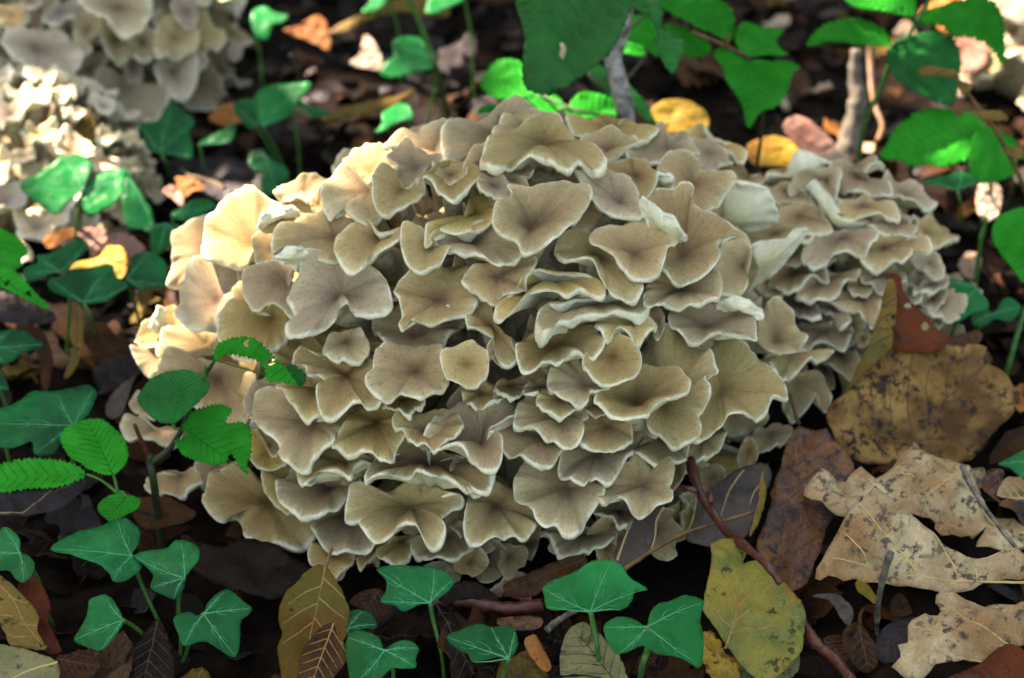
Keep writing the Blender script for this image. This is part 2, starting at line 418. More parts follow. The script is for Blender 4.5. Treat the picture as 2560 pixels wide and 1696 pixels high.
def random_cap(root, dome, dirv, scale, R, mat, tilt=.6, depth=.3, ruffle=1.3, mm=1.0):
    CAPN[0] += 1
    d = Vector(dirv).normalized()
    O = dome.c + Vector((d.x*dome.r.x, d.y*dome.r.y, d.z*dome.r.z))*scale
    n = (d*(1-tilt) + Vector((random.uniform(-.25, .25), random.uniform(-.25, .25), 1))*tilt).normalized()
    u = n.orthogonal().normalized(); w = n.cross(u); out = []
    ph = [random.uniform(0, 6.3) for _ in range(6)]
    for i in range(14):
        a = 2*math.pi*i/14
        r = R*(1 + .13*math.sin(2*a+ph[0]) + .10*math.sin(3*a+ph[1]) + .08*math.sin(5*a+ph[2]) + random.uniform(-.05, .05))
        out.append(O + u*(r*math.cos(a)) + w*(r*math.sin(a)))
    q = dome.c + (O-dome.c)*.3
    return cap_mesh(root, O, n, out, O + u*R*random.uniform(-.25, .25) + w*R*random.uniform(-.25, .25), depth*R, 5000+CAPN[0], mat, ruffle, NA=56, NR=9, stalk_to=q)

def core(root, dome, k):
    V = []; F = []; nu, nv = 28, 16
    for j in range(nv+1):
        ph = math.pi*j/nv - math.pi/2
        for i in range(nu):
            a = 2*math.pi*i/nu
            d = Vector((math.cos(ph)*math.cos(a), math.cos(ph)*math.sin(a), math.sin(ph)))
            s = k*(1 + .12*noise.noise(d*4 + Vector((dome.c.x*9, 0, 0))))
            p = dome.c + Vector((d.x*dome.r.x, d.y*dome.r.y, d.z*dome.r.z))*s
            V.append((p.x-root.location.x, p.y-root.location.y, max(p.z, -.02)-root.location.z))
    for j in range(nv):
        for i in range(nu):
            F.append((j*nu+i, j*nu+(i+1) % nu, (j+1)*nu+(i+1) % nu, (j+1)*nu+i))
    mesh('stem_base', V, F, M['flesh'], root)

MAIN = Dome((-.012, .852, .030), (.178, .172, .152))
LOBE = Dome((.205, .935, .022), (.085, .085, .088))
BACKL = Dome((-.345, 1.345, .03), (.145, .12, .125))
PALEL = Dome((-.352, 1.125, .0), (.085, .11, .082))
BACKR = Dome((.45, 1.34, .01), (.075, .08, .085))
main = empty('mushroom_cluster', (-.012, .85, -.012), 'large mound of tan ruffled funnel mushroom caps with pale rims on the forest floor', 'mushroom')
lobe = empty('mushroom_cluster', (.205, .935, -.012), 'smaller clump of greyish mushroom caps behind the curled speckled dead leaf', 'mushroom')
backl = empty('mushroom_cluster', (-.345, 1.345, -.012), 'blurred clump of broad grey-brown mushroom caps with big drooping fan cap beside ivy', 'mushroom')
palel = empty('mushroom_cluster', (-.352, 1.125, -.012), 'blurred clump of small whitish sunlit mushroom caps behind bright ivy leaf', 'mushroom')
backr = empty('mushroom_cluster', (.425, 1.34, -.012), 'blurred pale grey mushroom clump in sunny litter behind serrated leaves', 'mushroom')
for r_, d_, k_ in ((main, MAIN, .56), (lobe, LOBE, .58), (backl, BACKL, .62), (palel, PALEL, .5), (backr, BACKR, .6)): core(r_, d_, k_)

# region | navel | outline | options
CAPS = '''
A|880,960|540,940 550,850 600,760 680,680 720,640 790,585 870,590 900,610 1020,635 1110,600 1190,630 1270,690 1230,780 1100,830 980,900 880,990 800,1060 650,1030 570,1000|e=50,off=-.002
A|560,1000|340,900 380,860 450,810 540,750 620,735 640,800 600,1000 500,1060 400,1170 330,1195 310,1190 330,1100 345,1000|e=48,off=-.012
A|640,1320|385,1290 390,1220 430,1130 510,1040 600,1000 680,1030 770,1060 840,1080 800,1180 740,1230 730,1330 660,1430 560,1490 460,1480 390,1420 370,1360|e=54,off=.010
A|1080,1150|805,1200 830,1120 900,1080 950,1065 1060,1060 1150,1090 1130,1150 1100,1200 1095,1280 1130,1340 1160,1400 1100,1400 1050,1350 980,1340 900,1375 840,1310 810,1250|e=52,off=.004
A|1400,900|1005,940 1010,880 1060,820 1140,760 1230,730 1300,740 1350,700 1420,740 1560,790 1500,850 1440,900 1410,1000 1330,1020 1240,1010 1160,960 1100,950 1020,1000|e=45,off=.006
A|1120,1000|1000,1030 1040,1000 1130,945 1240,1000 1230,1030 1160,1080 1080,1060|under=1,off=.014
A|1000,980|870,900 920,830 1000,770 1080,745 1140,760 1060,820 1010,900 1000,960 1010,1040 900,1050 880,980|e=50,off=.002
A|1040,740|900,810 930,740 1000,700 1100,690 1160,720 1150,760 1060,750 970,780 910,830|under=1,off=.004
A|1620,600|1335,540 1350,510 1420,450 1480,440 1540,470 1600,540 1660,600 1700,720 1630,790 1550,800 1500,760 1460,690 1410,690 1380,760 1330,690 1325,610|e=50,off=.004
A|1640,480|1470,420 1490,380 1540,320 1620,290 1740,290 1760,330 1800,420 1660,500 1600,530 1530,470|e=42,off=-.006
A|2050,330|1720,285 1800,230 1880,175 1960,180 2060,160 2110,135 2145,190 2130,240 2110,390 2000,380 1900,330 1800,300|e=40,off=-.010
A|1930,450|1745,350 1800,310 1850,260 1880,250 1930,300 2000,330 2090,370 2060,400 2000,430 1980,490 1920,530 1850,560 1800,500 1820,440 1770,400|e=50,off=.000
A|1830,590|1655,560 1660,500 1720,430 1800,440 1810,500 1850,560 1900,560 1960,500 1980,560 1970,620 1900,670 1800,710 1720,730 1680,690 1655,620|e=50,off=.006
A|1200,600|1015,610 1050,560 1110,520 1160,520 1250,490 1330,490 1360,520 1330,570 1260,650 1180,640 1090,630|e=35,off=-.02
A|1300,680|1245,655 1290,590 1330,570 1330,690 1350,720 1270,720|off=-.008
A|2160,540|1945,500 1970,470 2040,530 2110,610 2170,645 2230,600 2300,530 2350,480 2340,440 2250,400 2160,400 2050,440|e=26,depth=.75,off=.008,ruffle=.4
A|2160,500|2050,480 2060,420 2120,400 2250,405 2270,440 2240,500 2170,540 2100,530|off=-.002
A|1720,910|1410,960 1420,890 1480,830 1560,800 1620,790 1680,860 1760,850 1840,830 1820,920 1740,960 1650,990 1600,1060 1560,1095 1490,1090 1430,1030|e=36,depth=.55,off=.006,ruffle=.6
A|2030,970|1840,880 1850,820 1900,805 1980,830 2010,880 2060,930 2120,960 2145,940 2130,1000 2080,1060 2000,1095 1930,1090 1870,1040 1845,960|e=48,depth=.45,off=.010,ruffle=.7
A|2330,740|2005,870 2040,800 2150,800 2240,760 2300,640 2400,640 2450,700 2440,770 2330,820 2247,850 2150,850 2080,860 2010,920|e=32,off=.002
A|2290,930|2040,920 2120,860 2247,860 2350,820 2460,780 2600,860 2620,960 2560,1030 2450,1065 2340,1030 2247,990 2130,960|e=40,depth=.4,off=.004
A|2080,1310|1800,1230 1830,1170 1880,1130 1940,1100 2020,1080 2130,1090 2250,1080 2300,1150 2320,1300 2260,1380 2180,1400 2130,1430 2040,1450 1960,1430 1900,1450 1860,1500 1830,1440 1850,1380 1830,1290|e=58,off=.000
A|1450,1270|1100,1220 1130,1150 1180,1100 1210,1040 1270,1030 1340,1010 1420,980 1500,1090 1600,1100 1700,1150 1720,1200 1750,1290 1720,1350 1620,1380 1520,1380 1480,1300 1420,1330 1400,1400 1300,1480 1230,1560 1130,1560 1100,1500 1120,1420 1160,1400 1130,1330 1095,1270|e=46,depth=.34,off=.008
A|1480,1580|1480,1490 1550,1490 1610,1560 1620,1640 1580,1690 1500,1700 1380,1670 1330,1620 1400,1540|depth=.5
A|1000,1420|740,1230 800,1190 830,1290 880,1370 980,1350 1050,1350 1090,1420 1085,1500 1050,1560 980,1620 900,1690 800,1680 700,1600 640,1520 660,1430 730,1330|e=46,off=-.006,depth=.4
A|350,1500|95,1560 150,1490 200,1430 240,1360 290,1380 350,1350 380,1400 440,1480 420,1540 300,1600 200,1610|e=40,off=-.006
A|250,1450|190,1460 225,1400 240,1350 290,1370 300,1420 290,1500 250,1520 200,1500|under=1,off=.002
A|560,1600|260,1560 320,1500 400,1465 480,1490 560,1500 620,1480 650,1530 620,1600 520,1660 380,1680 290,1670 240,1640|e=42,off=.004
C|250,100|75,50 110,40 200,40 290,90 250,170 230,250 150,200 100,120|off=.002
C|640,250|230,220 260,130 330,90 450,100 600,120 720,130 800,160 850,230 880,280 830,380 840,480 780,540 640,560 560,500 500,420 350,330 250,300|e=48,off=.000,depth=.3
C|980,330|810,380 850,310 900,260 1000,230 1060,300 1000,360 900,420 850,480 820,440|off=.004
C|1280,540|860,480 880,400 920,340 1000,320 1060,340 1120,420 1180,470 1240,470 1330,500 1410,460 1440,440 1470,460 1460,540 1400,620 1390,680 1300,720 1240,740 1210,790 1140,800 1070,780 1040,720 1040,660 960,610 915,560 900,540 830,540|e=46,off=.012,depth=.3
C|1290,320|1020,290 1060,280 1150,290 1250,260 1330,300 1330,370 1350,450 1240,495 1180,480 1140,430 1080,350|e=42,off=.012
C|1480,230|1130,180 1150,100 1190,50 1260,90 1350,120 1480,150 1560,140 1610,110 1640,140 1640,250 1620,280 1700,370 1660,430 1600,455 1550,410 1480,420 1400,450 1330,450 1290,380 1300,300 1340,260 1290,230 1240,240 1220,180 1170,170|e=46,off=.012
C|1930,210|1620,280 1650,200 1680,110 1720,50 1800,20 1960,10 2060,20 2100,100 2120,200 2130,260 2080,320 2000,360 1900,340 1830,320 1790,380 1740,380 1690,330|e=48,off=.012,depth=.3
C|2260,160|2100,110 2130,70 2200,30 2290,10 2380,60 2400,150 2380,240 2300,295 2200,270 2130,210|e=56,off=.020,depth=.25,ruffle=.7
C|1850,390|1720,400 1800,360 1900,370 1980,380 1970,410 1920,430 1890,470 1820,460 1760,440|off=.002
C|1680,540|1400,680 1420,620 1480,560 1520,470 1560,430 1680,400 1800,440 1820,500 1790,540 1860,590 1800,660 1770,740 1740,760 1640,740 1500,730|e=42,off=.006,depth=.32
C|1990,600|1790,530 1830,490 1900,470 2000,460 2140,460 2200,490 2230,570 2180,620 2110,650 2050,690 2000,660 1940,680 1890,650 1860,580|e=40,off=.012
D|110,680|-240,620 -160,500 -60,450 0,410 60,400 110,450 200,380 280,360 385,420 330,480 200,560 160,600 210,610 245,680 230,760 160,790 80,760 0,690 -100,690|e=38,off=.008,depth=.45
C|1480,800|1170,820 1240,740 1400,700 1520,740 1640,750 1660,780 1610,790 1530,830 1490,890 1400,850 1280,850 1250,880 1230,940 1180,900|e=28,off=.012
C|2020,820|1615,850 1660,780 1690,740 1760,730 1850,700 1960,680 2130,710 2247,740 2400,770 2420,860 2380,960 2300,970 2240,910 2190,890 2110,870 2060,900 2000,930 1940,880 1860,830 1800,830 1740,880 1680,890|e=30,off=.014,depth=.4
C|1380,970|1040,960 1060,890 1110,840 1180,850 1250,900 1350,870 1480,880 1560,950 1450,1020 1370,1090 1290,1130 1180,1120 1110,1080 1050,1040|e=36,off=.004,depth=.35
C|1080,920|935,900 960,830 1040,800 1120,800 1130,860 1090,920 1085,1000 1110,1090 1090,1130 1030,1080 970,1010 940,960|off=.002
C|980,1070|560,1050 570,950 600,860 680,860 760,830 860,850 940,930 1000,1050 1100,1110 1270,1140 1260,1240 1180,1320 1090,1350 1000,1330 880,1300 820,1280 790,1200 770,1140 720,1100 690,1180 640,1180 590,1120|e=46,off=.006,depth=.32
C|640,830|490,860 500,800 560,760 680,800 700,850 600,860 560,960 550,980 520,930|off=.000
C|400,890|170,960 200,880 290,870 390,860 470,850 510,900 440,960 380,1010 310,1020 240,990|e=36,off=-.006
C|250,590|15,560 40,490 110,490 200,550 320,580 400,630 330,680 250,650 150,630 80,650 30,620|e=32,off=-.010
C|150,420|65,420 90,360 130,340 200,420 220,520 150,490 90,460|off=-.012
C|1900,1090|1480,1100 1510,1030 1550,980 1700,970 1820,950 1960,960 2120,1020 2210,1020 2210,1060 2130,1080 2080,1150 2110,1220 2080,1280 2010,1300 1950,1240 1890,1200 1820,1230 1780,1290 1690,1310 1610,1250 1575,1170 1590,1130 1520,1130|e=44,off=.014,depth=.28
C|1500,1130|1255,1200 1290,1150 1400,1060 1480,1060 1560,1100 1620,1140 1640,1230 1680,1310 1620,1340 1500,1370 1400,1370 1310,1300|e=46,off=.004,depth=.35
C|1400,1390|1235,1400 1280,1320 1330,1330 1400,1350 1510,1360 1500,1450 1420,1540 1380,1540 1310,1480 1250,1450|e=55,off=-.006
C|1640,1380|1550,1400 1600,1340 1700,1320 1760,1310 1690,1380 1620,1440 1570,1490|off=-.008
C|1850,1310|1680,1380 1760,1310 1850,1270 1930,1275 1890,1330 1900,1380 1860,1430 1780,1450 1720,1420|off=.002
C|2150,1270|1910,1340 2000,1270 2100,1210 2240,1220 2300,1310 2240,1380 2160,1430 2030,1430 1960,1380|e=40,off=-.004
C|980,680|905,590 980,610 1050,670 1030,740 990,750 950,680|off=.002
C|960,740|850,620 920,600 1000,700 1100,780 960,840 860,780|off=-.006
D|300,50|155,60 180,0 230,-30 330,10 360,60 340,140 260,165 190,130|off=.002
D|590,50|350,110 360,40 390,-20 440,-60 560,-90 700,-110 800,-110 880,-20 900,30 840,90 760,60 700,60 640,110 550,140 460,175 380,150|e=34,off=.010,depth=.42
D|970,110|785,140 810,80 850,30 920,-20 1000,-40 1080,0 1130,60 1150,140 1120,210 1050,260 970,285 880,260 820,210|e=54,off=.018,ruffle=.5
D|810,300|560,260 580,190 640,150 720,130 790,150 900,220 960,290 880,330 820,340 800,390 700,390 600,340|e=42,off=.008
D|1130,430|875,380 890,330 960,300 1060,250 1150,180 1290,155 1390,180 1430,230 1465,260 1450,320 1370,360 1280,390 1225,440 1200,480 1150,490 1060,500 980,470 910,420|e=34,depth=.62,off=.022,ruffle=.35
D|1290,420|1150,140 1180,60 1240,0 1340,-60 1440,-40 1520,0 1590,60 1640,150 1640,220 1560,260 1600,340 1560,440 1530,470 1540,580 1470,630 1370,655 1300,580 1220,520 1200,400 1190,280 1170,210|e=58,off=.004
D|1680,330|1520,480 1570,380 1560,290 1600,240 1630,150 1590,80 1680,20 1760,10 1850,50 1880,90 1990,150 2040,200 2090,290 2095,380 2000,380 1980,430 1900,490 1800,500 1720,510 1690,560 1640,580 1560,615 1520,600|e=50,off=.010
D|2130,90|2000,80 2100,40 2160,50 2247,60 2400,80 2240,150 2170,200 2090,260 2060,200 1990,140|off=.000
F|210,1080|100,1110 150,1020 260,1000 330,1000 380,1060 420,1130 430,1200 400,1280 350,1230 340,1160 280,1250 230,1300 180,1340 130,1250|off=.000
D|500,310|390,310 440,280 530,260 600,290 580,340 510,330 480,350 420,345|off=-.004
D|620,390|480,390 510,330 580,310 640,340 760,400 720,460 640,490 560,470 500,430|e=44,off=.006
D|620,500|340,570 350,470 380,400 450,360 490,400 560,440 650,460 760,440 800,480 750,510 770,580 750,640 660,680 590,650 530,600 480,560 400,580|e=42,off=.004
D|860,420|800,450 820,350 870,330 890,400 950,460 900,490 840,480|off=.000
D|930,560|745,640 770,560 800,480 880,460 1000,480 1060,530 1095,600 1080,660 1000,700 880,710 800,690|e=44,off=.010,ruffle=.6
D|520,640|190,580 230,530 310,500 350,560 480,580 560,620 660,670 620,730 560,820 500,800 420,780 360,740 280,700 220,640|e=44,off=.006
D|860,740|635,800 660,720 720,680 800,670 900,680 1050,680 1090,740 1050,780 1000,850 950,910 870,880 830,890 800,930 740,930 680,880 640,840|e=42,off=.008
D|680,970|345,920 380,850 450,790 560,770 640,720 700,800 780,880 870,930 900,1000 860,1060 800,1120 770,1190 720,1255 660,1240 600,1200 540,1220 490,1190 460,1140 420,1070 360,1000|e=52,off=.010
D|1170,950|885,1030 920,950 970,920 1000,840 1040,790 1080,800 1120,750 1170,770 1240,800 1270,770 1330,780 1360,840 1350,910 1330,940 1350,980 1340,1050 1250,1070 1160,1130 1060,1030 960,1040 930,1080|e=54,off=.012
D|210,1080|10,1200 30,1100 50,1000 150,950 340,960 420,1050 470,1150 450,1230 370,1290 300,1260 200,1290 90,1310 30,1260|e=48,off=.006,depth=.3
D|780,1270|520,1240 600,1230 700,1230 800,1220 970,1240 980,1300 930,1340 850,1340 760,1370 640,1385 600,1330|e=28,off=-.002
D|1300,640|1120,740 1170,660 1200,600 1300,590 1440,650 1450,760 1420,780 1330,770 1250,790 1180,770|off=-.004
D|1560,640|1440,760 1440,660 1520,600 1690,590 1690,660 1650,720 1580,760 1500,790|off=-.004
D|1000,1120|860,1090 960,1050 1080,1080 1150,1130 1100,1190 1030,1200 940,1150|off=-.008
D|20,800|0,750 80,740 180,790 195,870 150,970 70,995 0,920 -80,860 -60,780|e=48,off=.004
D|2000,620|1870,640 1900,600 2000,560 2100,560 2140,600 2080,660 1990,720 1930,710|off=-.022
D|1860,730|1790,760 1830,660 1870,640 1920,720 1900,790 1820,830|off=-.018
D|1400,840|1330,800 1400,760 1450,800 1440,870 1400,940 1340,990|off=-.008
D|1620,900|1550,860 1600,820 1680,830 1700,900 1650,960 1590,990 1550,940|off=-.014
D|300,300|200,300 300,250 410,270 380,340 280,360|off=-.012
D|110,350|0,330 100,280 230,340 240,380 100,430 20,400|off=-.012
B|220,1150|0,1180 60,1100 150,1060 300,1050 380,1000 460,1010 450,1090 400,1160 400,1220 340,1260 260,1270 200,1340 130,1270 80,1220|e=50,off=.002
B|560,1190|220,1380 240,1310 340,1250 420,1150 560,1110 700,1120 840,1160 890,1190 900,1270 850,1290 760,1230 680,1280 600,1250 520,1220 440,1240 390,1300 320,1370 260,1420|e=30,depth=.5,off=.008,ruffle=.6
B|800,1340|495,1430 520,1360 590,1330 650,1330 780,1300 900,1280 960,1250 1050,1270 1130,1260 1190,1330 1130,1370 1000,1370 880,1390 760,1410 690,1440 620,1450 580,1500 540,1510|e=24,depth=.5,off=.010,ruffle=.5,lip=.004
B|520,300|135,380 150,300 200,220 290,190 400,150 560,130 660,150 700,200 760,270 830,300 890,370 905,430 850,450 790,400 740,380 680,430 620,410 550,370 440,350 330,400 270,450 200,470 150,430|e=30,depth=.45,off=.014,ruffle=.6,lip=.003
B|140,400|0,450 40,340 120,280 170,270 200,350 240,430 270,470 220,560 100,520 20,500|off=-.002
B|200,240|75,100 160,80 230,40 300,5 380,5 450,20 520,50 570,100 500,170 380,220 280,260 150,300 30,340 -40,400 -110,380 -130,240 -110,180 0,100 40,110|e=40,off=-.012
B|420,170|200,200 260,120 340,80 440,75 520,110 580,110 650,140 600,190 400,230 290,230 220,230|e=30,off=-.004
B|960,190|680,140 760,110 850,100 900,110 1000,130 1100,130 1200,150 1260,180 1200,250 1120,290 1000,260 860,240 760,230|e=34,off=-.018
B|930,330|770,250 850,200 960,195 1070,210 1130,270 1100,300 1040,320 980,370 920,400 870,400 830,340|e=42,off=.000
B|1330,320|1070,330 1130,260 1220,210 1290,170 1350,230 1480,240 1530,330 1480,350 1400,390 1290,420 1190,400 1100,380|e=38,off=-.010
B|1620,270|1440,210 1500,190 1600,220 1700,270 1800,280 1840,330 1820,400 1770,370 1700,330 1600,300 1500,260|e=26,off=-.026
B|1600,350|1500,270 1600,250 1680,310 1740,380 1750,410 1680,430 1600,440 1520,400|off=-.012
B|1480,560|1285,430 1310,370 1370,335 1450,345 1520,400 1570,440 1640,440 1700,460 1760,520 1700,600 1640,680 1560,720 1460,680 1400,640 1350,560 1340,500 1310,470|e=50,off=.000,depth=.35
B|1720,730|1590,710 1680,620 1720,550 1800,530 1900,545 1990,600 2030,680 2045,740 2020,800 1920,835 1840,820 1790,770 1700,770 1640,730|under=1,off=.010,depth=.35,ruffle=.4
B|1420,1020|1155,690 1190,620 1260,580 1380,590 1420,550 1480,560 1500,600 1480,650 1540,720 1640,730 1720,780 1780,870 1700,880 1650,920 1660,1010 1600,1090 1500,1140 1400,1165 1320,1120 1290,1080 1320,1000 1330,940 1320,880 1280,820 1220,770|e=52,off=.016,depth=.42,ruffle=.5
B|1300,790|1155,690 1190,640 1290,720 1400,790 1450,900 1400,920 1320,880 1220,790|under=1,off=.022
B|1110,1010|840,900 870,840 990,810 1150,780 1220,810 1300,830 1380,890 1370,930 1320,960 1300,1040 1260,1120 1180,1150 1100,1140 1040,1080 980,1000 900,970 860,950|e=46,off=.016,depth=.4,ruffle=.5
B|880,1010|615,960 640,880 690,850 760,870 840,900 900,950 1000,1020 1060,1090 1150,1180 1140,1240 1080,1280 950,1270 930,1200 890,1120 830,1060 740,1050 660,1040|e=44,off=.004,depth=.3
B|430,850|205,740 230,670 300,650 320,600 300,540 430,560 600,550 760,530 810,560 815,620 770,700 700,790 600,880 500,950 440,980 390,980 360,920 280,850 215,790|e=42,off=.022,depth=.6,ruffle=.35
B|200,560|90,530 120,480 200,490 290,530 350,590 310,650 200,620 130,600|off=.010
B|1010,670|735,470 780,480 900,450 960,470 1060,480 1110,530 1135,610 1140,680 1155,700 1150,760 1100,750 1010,740 930,710 860,660 800,620 790,540|e=44,off=.012,depth=.5,ruffle=.5
B|1120,500|905,430 960,390 1050,365 1100,400 1180,405 1240,460 1255,510 1220,580 1180,605 1135,600 1080,580 1020,540 960,500 900,460|e=42,off=.006
B|1310,520|1250,480 1310,470 1370,500 1370,530 1320,580 1260,540|under=1,off=.004
B|330,530|220,510 280,480 350,480 400,520 420,590 380,600 300,570|off=.002
B|370,450|280,460 330,410 400,410 450,460 400,500 320,490|off=-.006
B|1400,1240|1195,1340 1190,1270 1230,1170 1330,1130 1500,1110 1600,1110 1660,1180 1670,1250 1640,1310 1560,1310 1480,1310 1380,1320 1300,1340 1240,1350|e=36,off=.006,depth=.4
B|1820,1090|1630,1180 1650,1060 1680,970 1730,930 1820,920 1860,980 1870,1050 1850,1130 1850,1200 1800,1260 1720,1270 1660,1240|e=54,off=.010,depth=.5,ruffle=.5
B|1960,1060|1870,960 1910,930 2000,920 2110,900 2140,850 2220,840 2230,870 2120,1020 2060,1090 1930,1190 1850,1250 1830,1150 1880,1080|under=1,off=.014,depth=.3,ruffle=.4
B|2030,880|1850,890 1900,830 2000,800 2100,820 2220,830 2140,880 2110,920 2000,940 1890,950|e=30,off=.006
B|1100,1470|870,1450 900,1400 960,1370 1080,1350 1160,1370 1230,1430 1250,1480 1180,1530 1140,1560 1060,1500 990,1510 950,1550 890,1500|e=34,off=.008
B|1270,1450|1170,1360 1270,1360 1310,1430 1300,1500 1260,1560 1220,1480|off=-.002
B|1590,1480|1360,1450 1380,1360 1500,1320 1660,1320 1760,1340 1850,1320 1900,1320 1930,1400 1890,1450 1910,1540 1850,1500 1740,1500 1640,1540 1540,1560 1440,1520|e=40,off=.006
B|1800,1340|1660,1330 1720,1290 1850,1300 1950,1390 1930,1410 1850,1350 1760,1370 1700,1370|under=1,off=.012
B|2040,1580|1940,1450 1980,1360 2010,1310 2080,1320 2140,1380 2170,1450 2230,1540 2200,1600 2100,1640 2000,1640 1930,1560|e=56,off=.000
B|180,1480|0,1340 60,1310 150,1340 230,1460 310,1600 330,1700 250,1720 200,1640 190,1540 110,1490 40,1480|e=46,off=.002
B|-20,1310|-120,1330 -40,1280 60,1240 100,1290 60,1340 -60,1370|off=-.008
B|1850,510|1750,450 1830,450 1870,490 1940,490 1950,530 1850,560 1770,540|off=-.020
B|1720,920|1640,960 1680,880 1760,850 1830,860 1870,920 1850,990 1800,930 1720,930|off=.000
'''
LCAPS = '''
F|180,330|20,380 60,320 150,280 250,250 370,280 385,340 330,340 260,370 200,410 130,440 60,420|
F|380,380|215,480 260,400 360,340 500,310 590,300 620,320 540,390 460,450 400,480 300,500|e=30,off=.004
F|510,90|260,210 270,150 330,100 420,60 560,20 680,0 735,60 720,110 640,180 560,170 460,190 400,230 330,265|e=38,off=.008
F|800,150|655,210 680,150 760,80 860,60 1000,80 1080,50 1110,100 1100,170 1000,160 980,210 930,250 870,230 800,265 710,260|e=38,off=.010
F|950,30|850,0 920,-30 1020,0 1050,50 980,90 900,70|off=-.004
F|1120,260|1000,230 1110,150 1180,210 1215,290 1200,350 1140,350 1070,290|off=-.002
F|840,340|650,320 700,280 840,280 940,330 900,400 820,430 740,420 680,370|e=36,off=.006
F|1130,400|1020,450 1080,390 1180,360 1240,350 1240,400 1200,420 1100,440|off=-.004
F|1130,500|1050,500 1080,440 1220,440 1220,500 1150,560|off=-.008
F|1170,610|1100,560 1160,540 1220,560 1215,640 1180,700 1120,640|off=-.008
F|650,500|430,520 470,450 560,420 640,450 720,460 790,460 740,620 700,700 680,640 600,570 500,550|e=36,off=.006
F|440,560|300,520 360,510 450,520 540,590 560,660 490,680 450,620 380,580|off=.004
F|200,530|60,480 170,470 260,490 340,570 330,610 240,620 180,590 110,550|off=.002
F|370,730|200,670 280,680 400,690 480,670 560,680 550,770 510,830 440,820 350,800 260,850 230,760|e=40,off=.006
F|500,880|350,890 380,840 480,820 540,810 600,880 625,950 600,1040 540,1030 440,960|e=48,off=.006
F|660,780|620,760 680,730 710,760 680,820 630,820|off=.004
F|180,190|100,220 120,140 200,110 250,140 250,220 150,265|off=-.004
F|640,410|560,400 650,350 720,400 700,450 600,470|off=.000
F|390,1000|290,880 350,880 440,1010 450,1100 400,1110 340,1000|off=-.006
F|650,860|600,820 640,780 700,850 690,930 640,960|off=.002
F|1000,650|880,600 1000,560 1100,640 1120,740 1000,760 900,700|off=-.006
F|960,440|880,440 960,400 1060,440 1040,520 940,540|off=-.004
F|580,740|540,690 600,650 680,700 660,760 580,790|off=-.004
E|200,1170|0,1230 20,1190 100,1200 150,1130 210,1070 290,1065 370,1100 440,1140 400,1200 340,1180 260,1190 190,1210 150,1260 60,1270|under=1,off=-.006,depth=.3
E|400,1250|165,1270 200,1210 300,1190 380,1160 440,1150 490,1170 480,1250 450,1390 380,1350 330,1270 260,1310 170,1340|e=44,off=.004
E|620,1230|450,1140 530,1120 600,1150 650,1200 750,1260 800,1250 840,1310 800,1330 680,1320 600,1340 530,1300 480,1230|e=34,off=-.004
E|130,1330|0,1320 60,1280 160,1270 220,1330 300,1390 350,1440 260,1410 130,1425 60,1400|e=36,off=.004
E|650,1430|480,1440 560,1390 700,1370 800,1390 870,1430 890,1500 800,1490 720,1490 600,1500 500,1480|e=32,off=.004
E|220,1500|60,1510 120,1440 230,1430 330,1450 360,1510 420,1568 300,1610 140,1660 80,1640|e=40,off=.008
E|440,1470|390,1470 330,1330 280,1300 340,1250 420,1340 480,1440 540,1500 680,1520 760,1560 600,1600 450,1560|under=1,off=.004,depth=.2
E|900,1540|700,1560 800,1500 890,1480 950,1530 1020,1568 980,1630 880,1610|e=34,off=.004
B|2180,770|2040,760 2080,700 2200,690 2300,720 2330,800 2250,900 2200,920 2120,830 2060,810|off=.006
'''
GCAPS = '''
G|860,600|625,650 660,560 720,500 860,540 960,560 1060,600 1150,640 1140,730 1080,830 1000,840 930,890 820,880 770,830 760,770 650,740|e=50,off=.03,depth=.3
G|250,330|20,290 80,220 180,200 300,190 420,230 530,290 560,380 540,460 450,490 350,510 300,540 250,480 170,450 100,380|e=48,off=.03
G|800,60|560,0 640,-60 900,-80 1030,0 1040,110 980,180 900,190 800,170 700,130 620,70|e=40,off=.02
G|800,280|700,200 760,150 860,180 910,250 900,340 880,400 820,420 740,350|e=55,depth=.5
G|990,300|900,220 1000,170 1080,250 1080,370 1000,420 920,380|e=55,depth=.5
G|1220,270|1080,230 1130,130 1250,140 1350,200 1360,320 1280,360 1180,390 1090,390|e=50
G|1200,500|1085,440 1150,390 1270,350 1350,400 1370,500 1340,610 1280,680 1180,640 1100,560|e=54,off=.01,depth=.4
G|1400,420|1350,360 1420,380 1440,430 1400,480 1360,450|
G|1290,80|1200,0 1350,0 1370,90 1330,190 1220,120|
G|80,110|-20,60 60,30 160,50 190,130 120,190 20,180|off=.01
G|200,0|150,0 280,-40 270,30 180,50|
G|420,90|300,110 400,20 520,10 530,100 460,110 400,160 330,150|off=.01
G|600,220|520,130 560,80 680,80 690,200 620,270 640,340 580,380 520,260|e=55
G|620,480|470,550 540,450 640,370 730,360 740,430 660,500 650,580 560,620|e=50
G|70,470|0,420 50,400 140,440 150,500 60,540 0,500|
G|920,470|870,380 960,390 980,550 870,540|off=-.01
G|330,640|200,620 280,570 420,580 480,640 400,690 280,680|e=35
G|560,720|440,700 520,640 640,660 700,740 600,820 500,800|e=50,off=-.01
'''
def build_caps(text, root, dome, mat):
    for ln in text.strip().splitlines():
        reg, nav, out, opt = ln.split('|')
        kw = {}
        for q in opt.split(','):
            if q:
                a, b = q.split('='); kw[a] = float(b)
        if 'under' in kw: kw['under'] = True
        traced_cap(root, dome, reg, out, pts(nav)[0], mat=mat, **kw)
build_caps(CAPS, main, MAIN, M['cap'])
build_caps(LCAPS, lobe, LOBE, M['cap_lobe'])
build_caps(GCAPS, backl, BACKL, M['cap_small'])
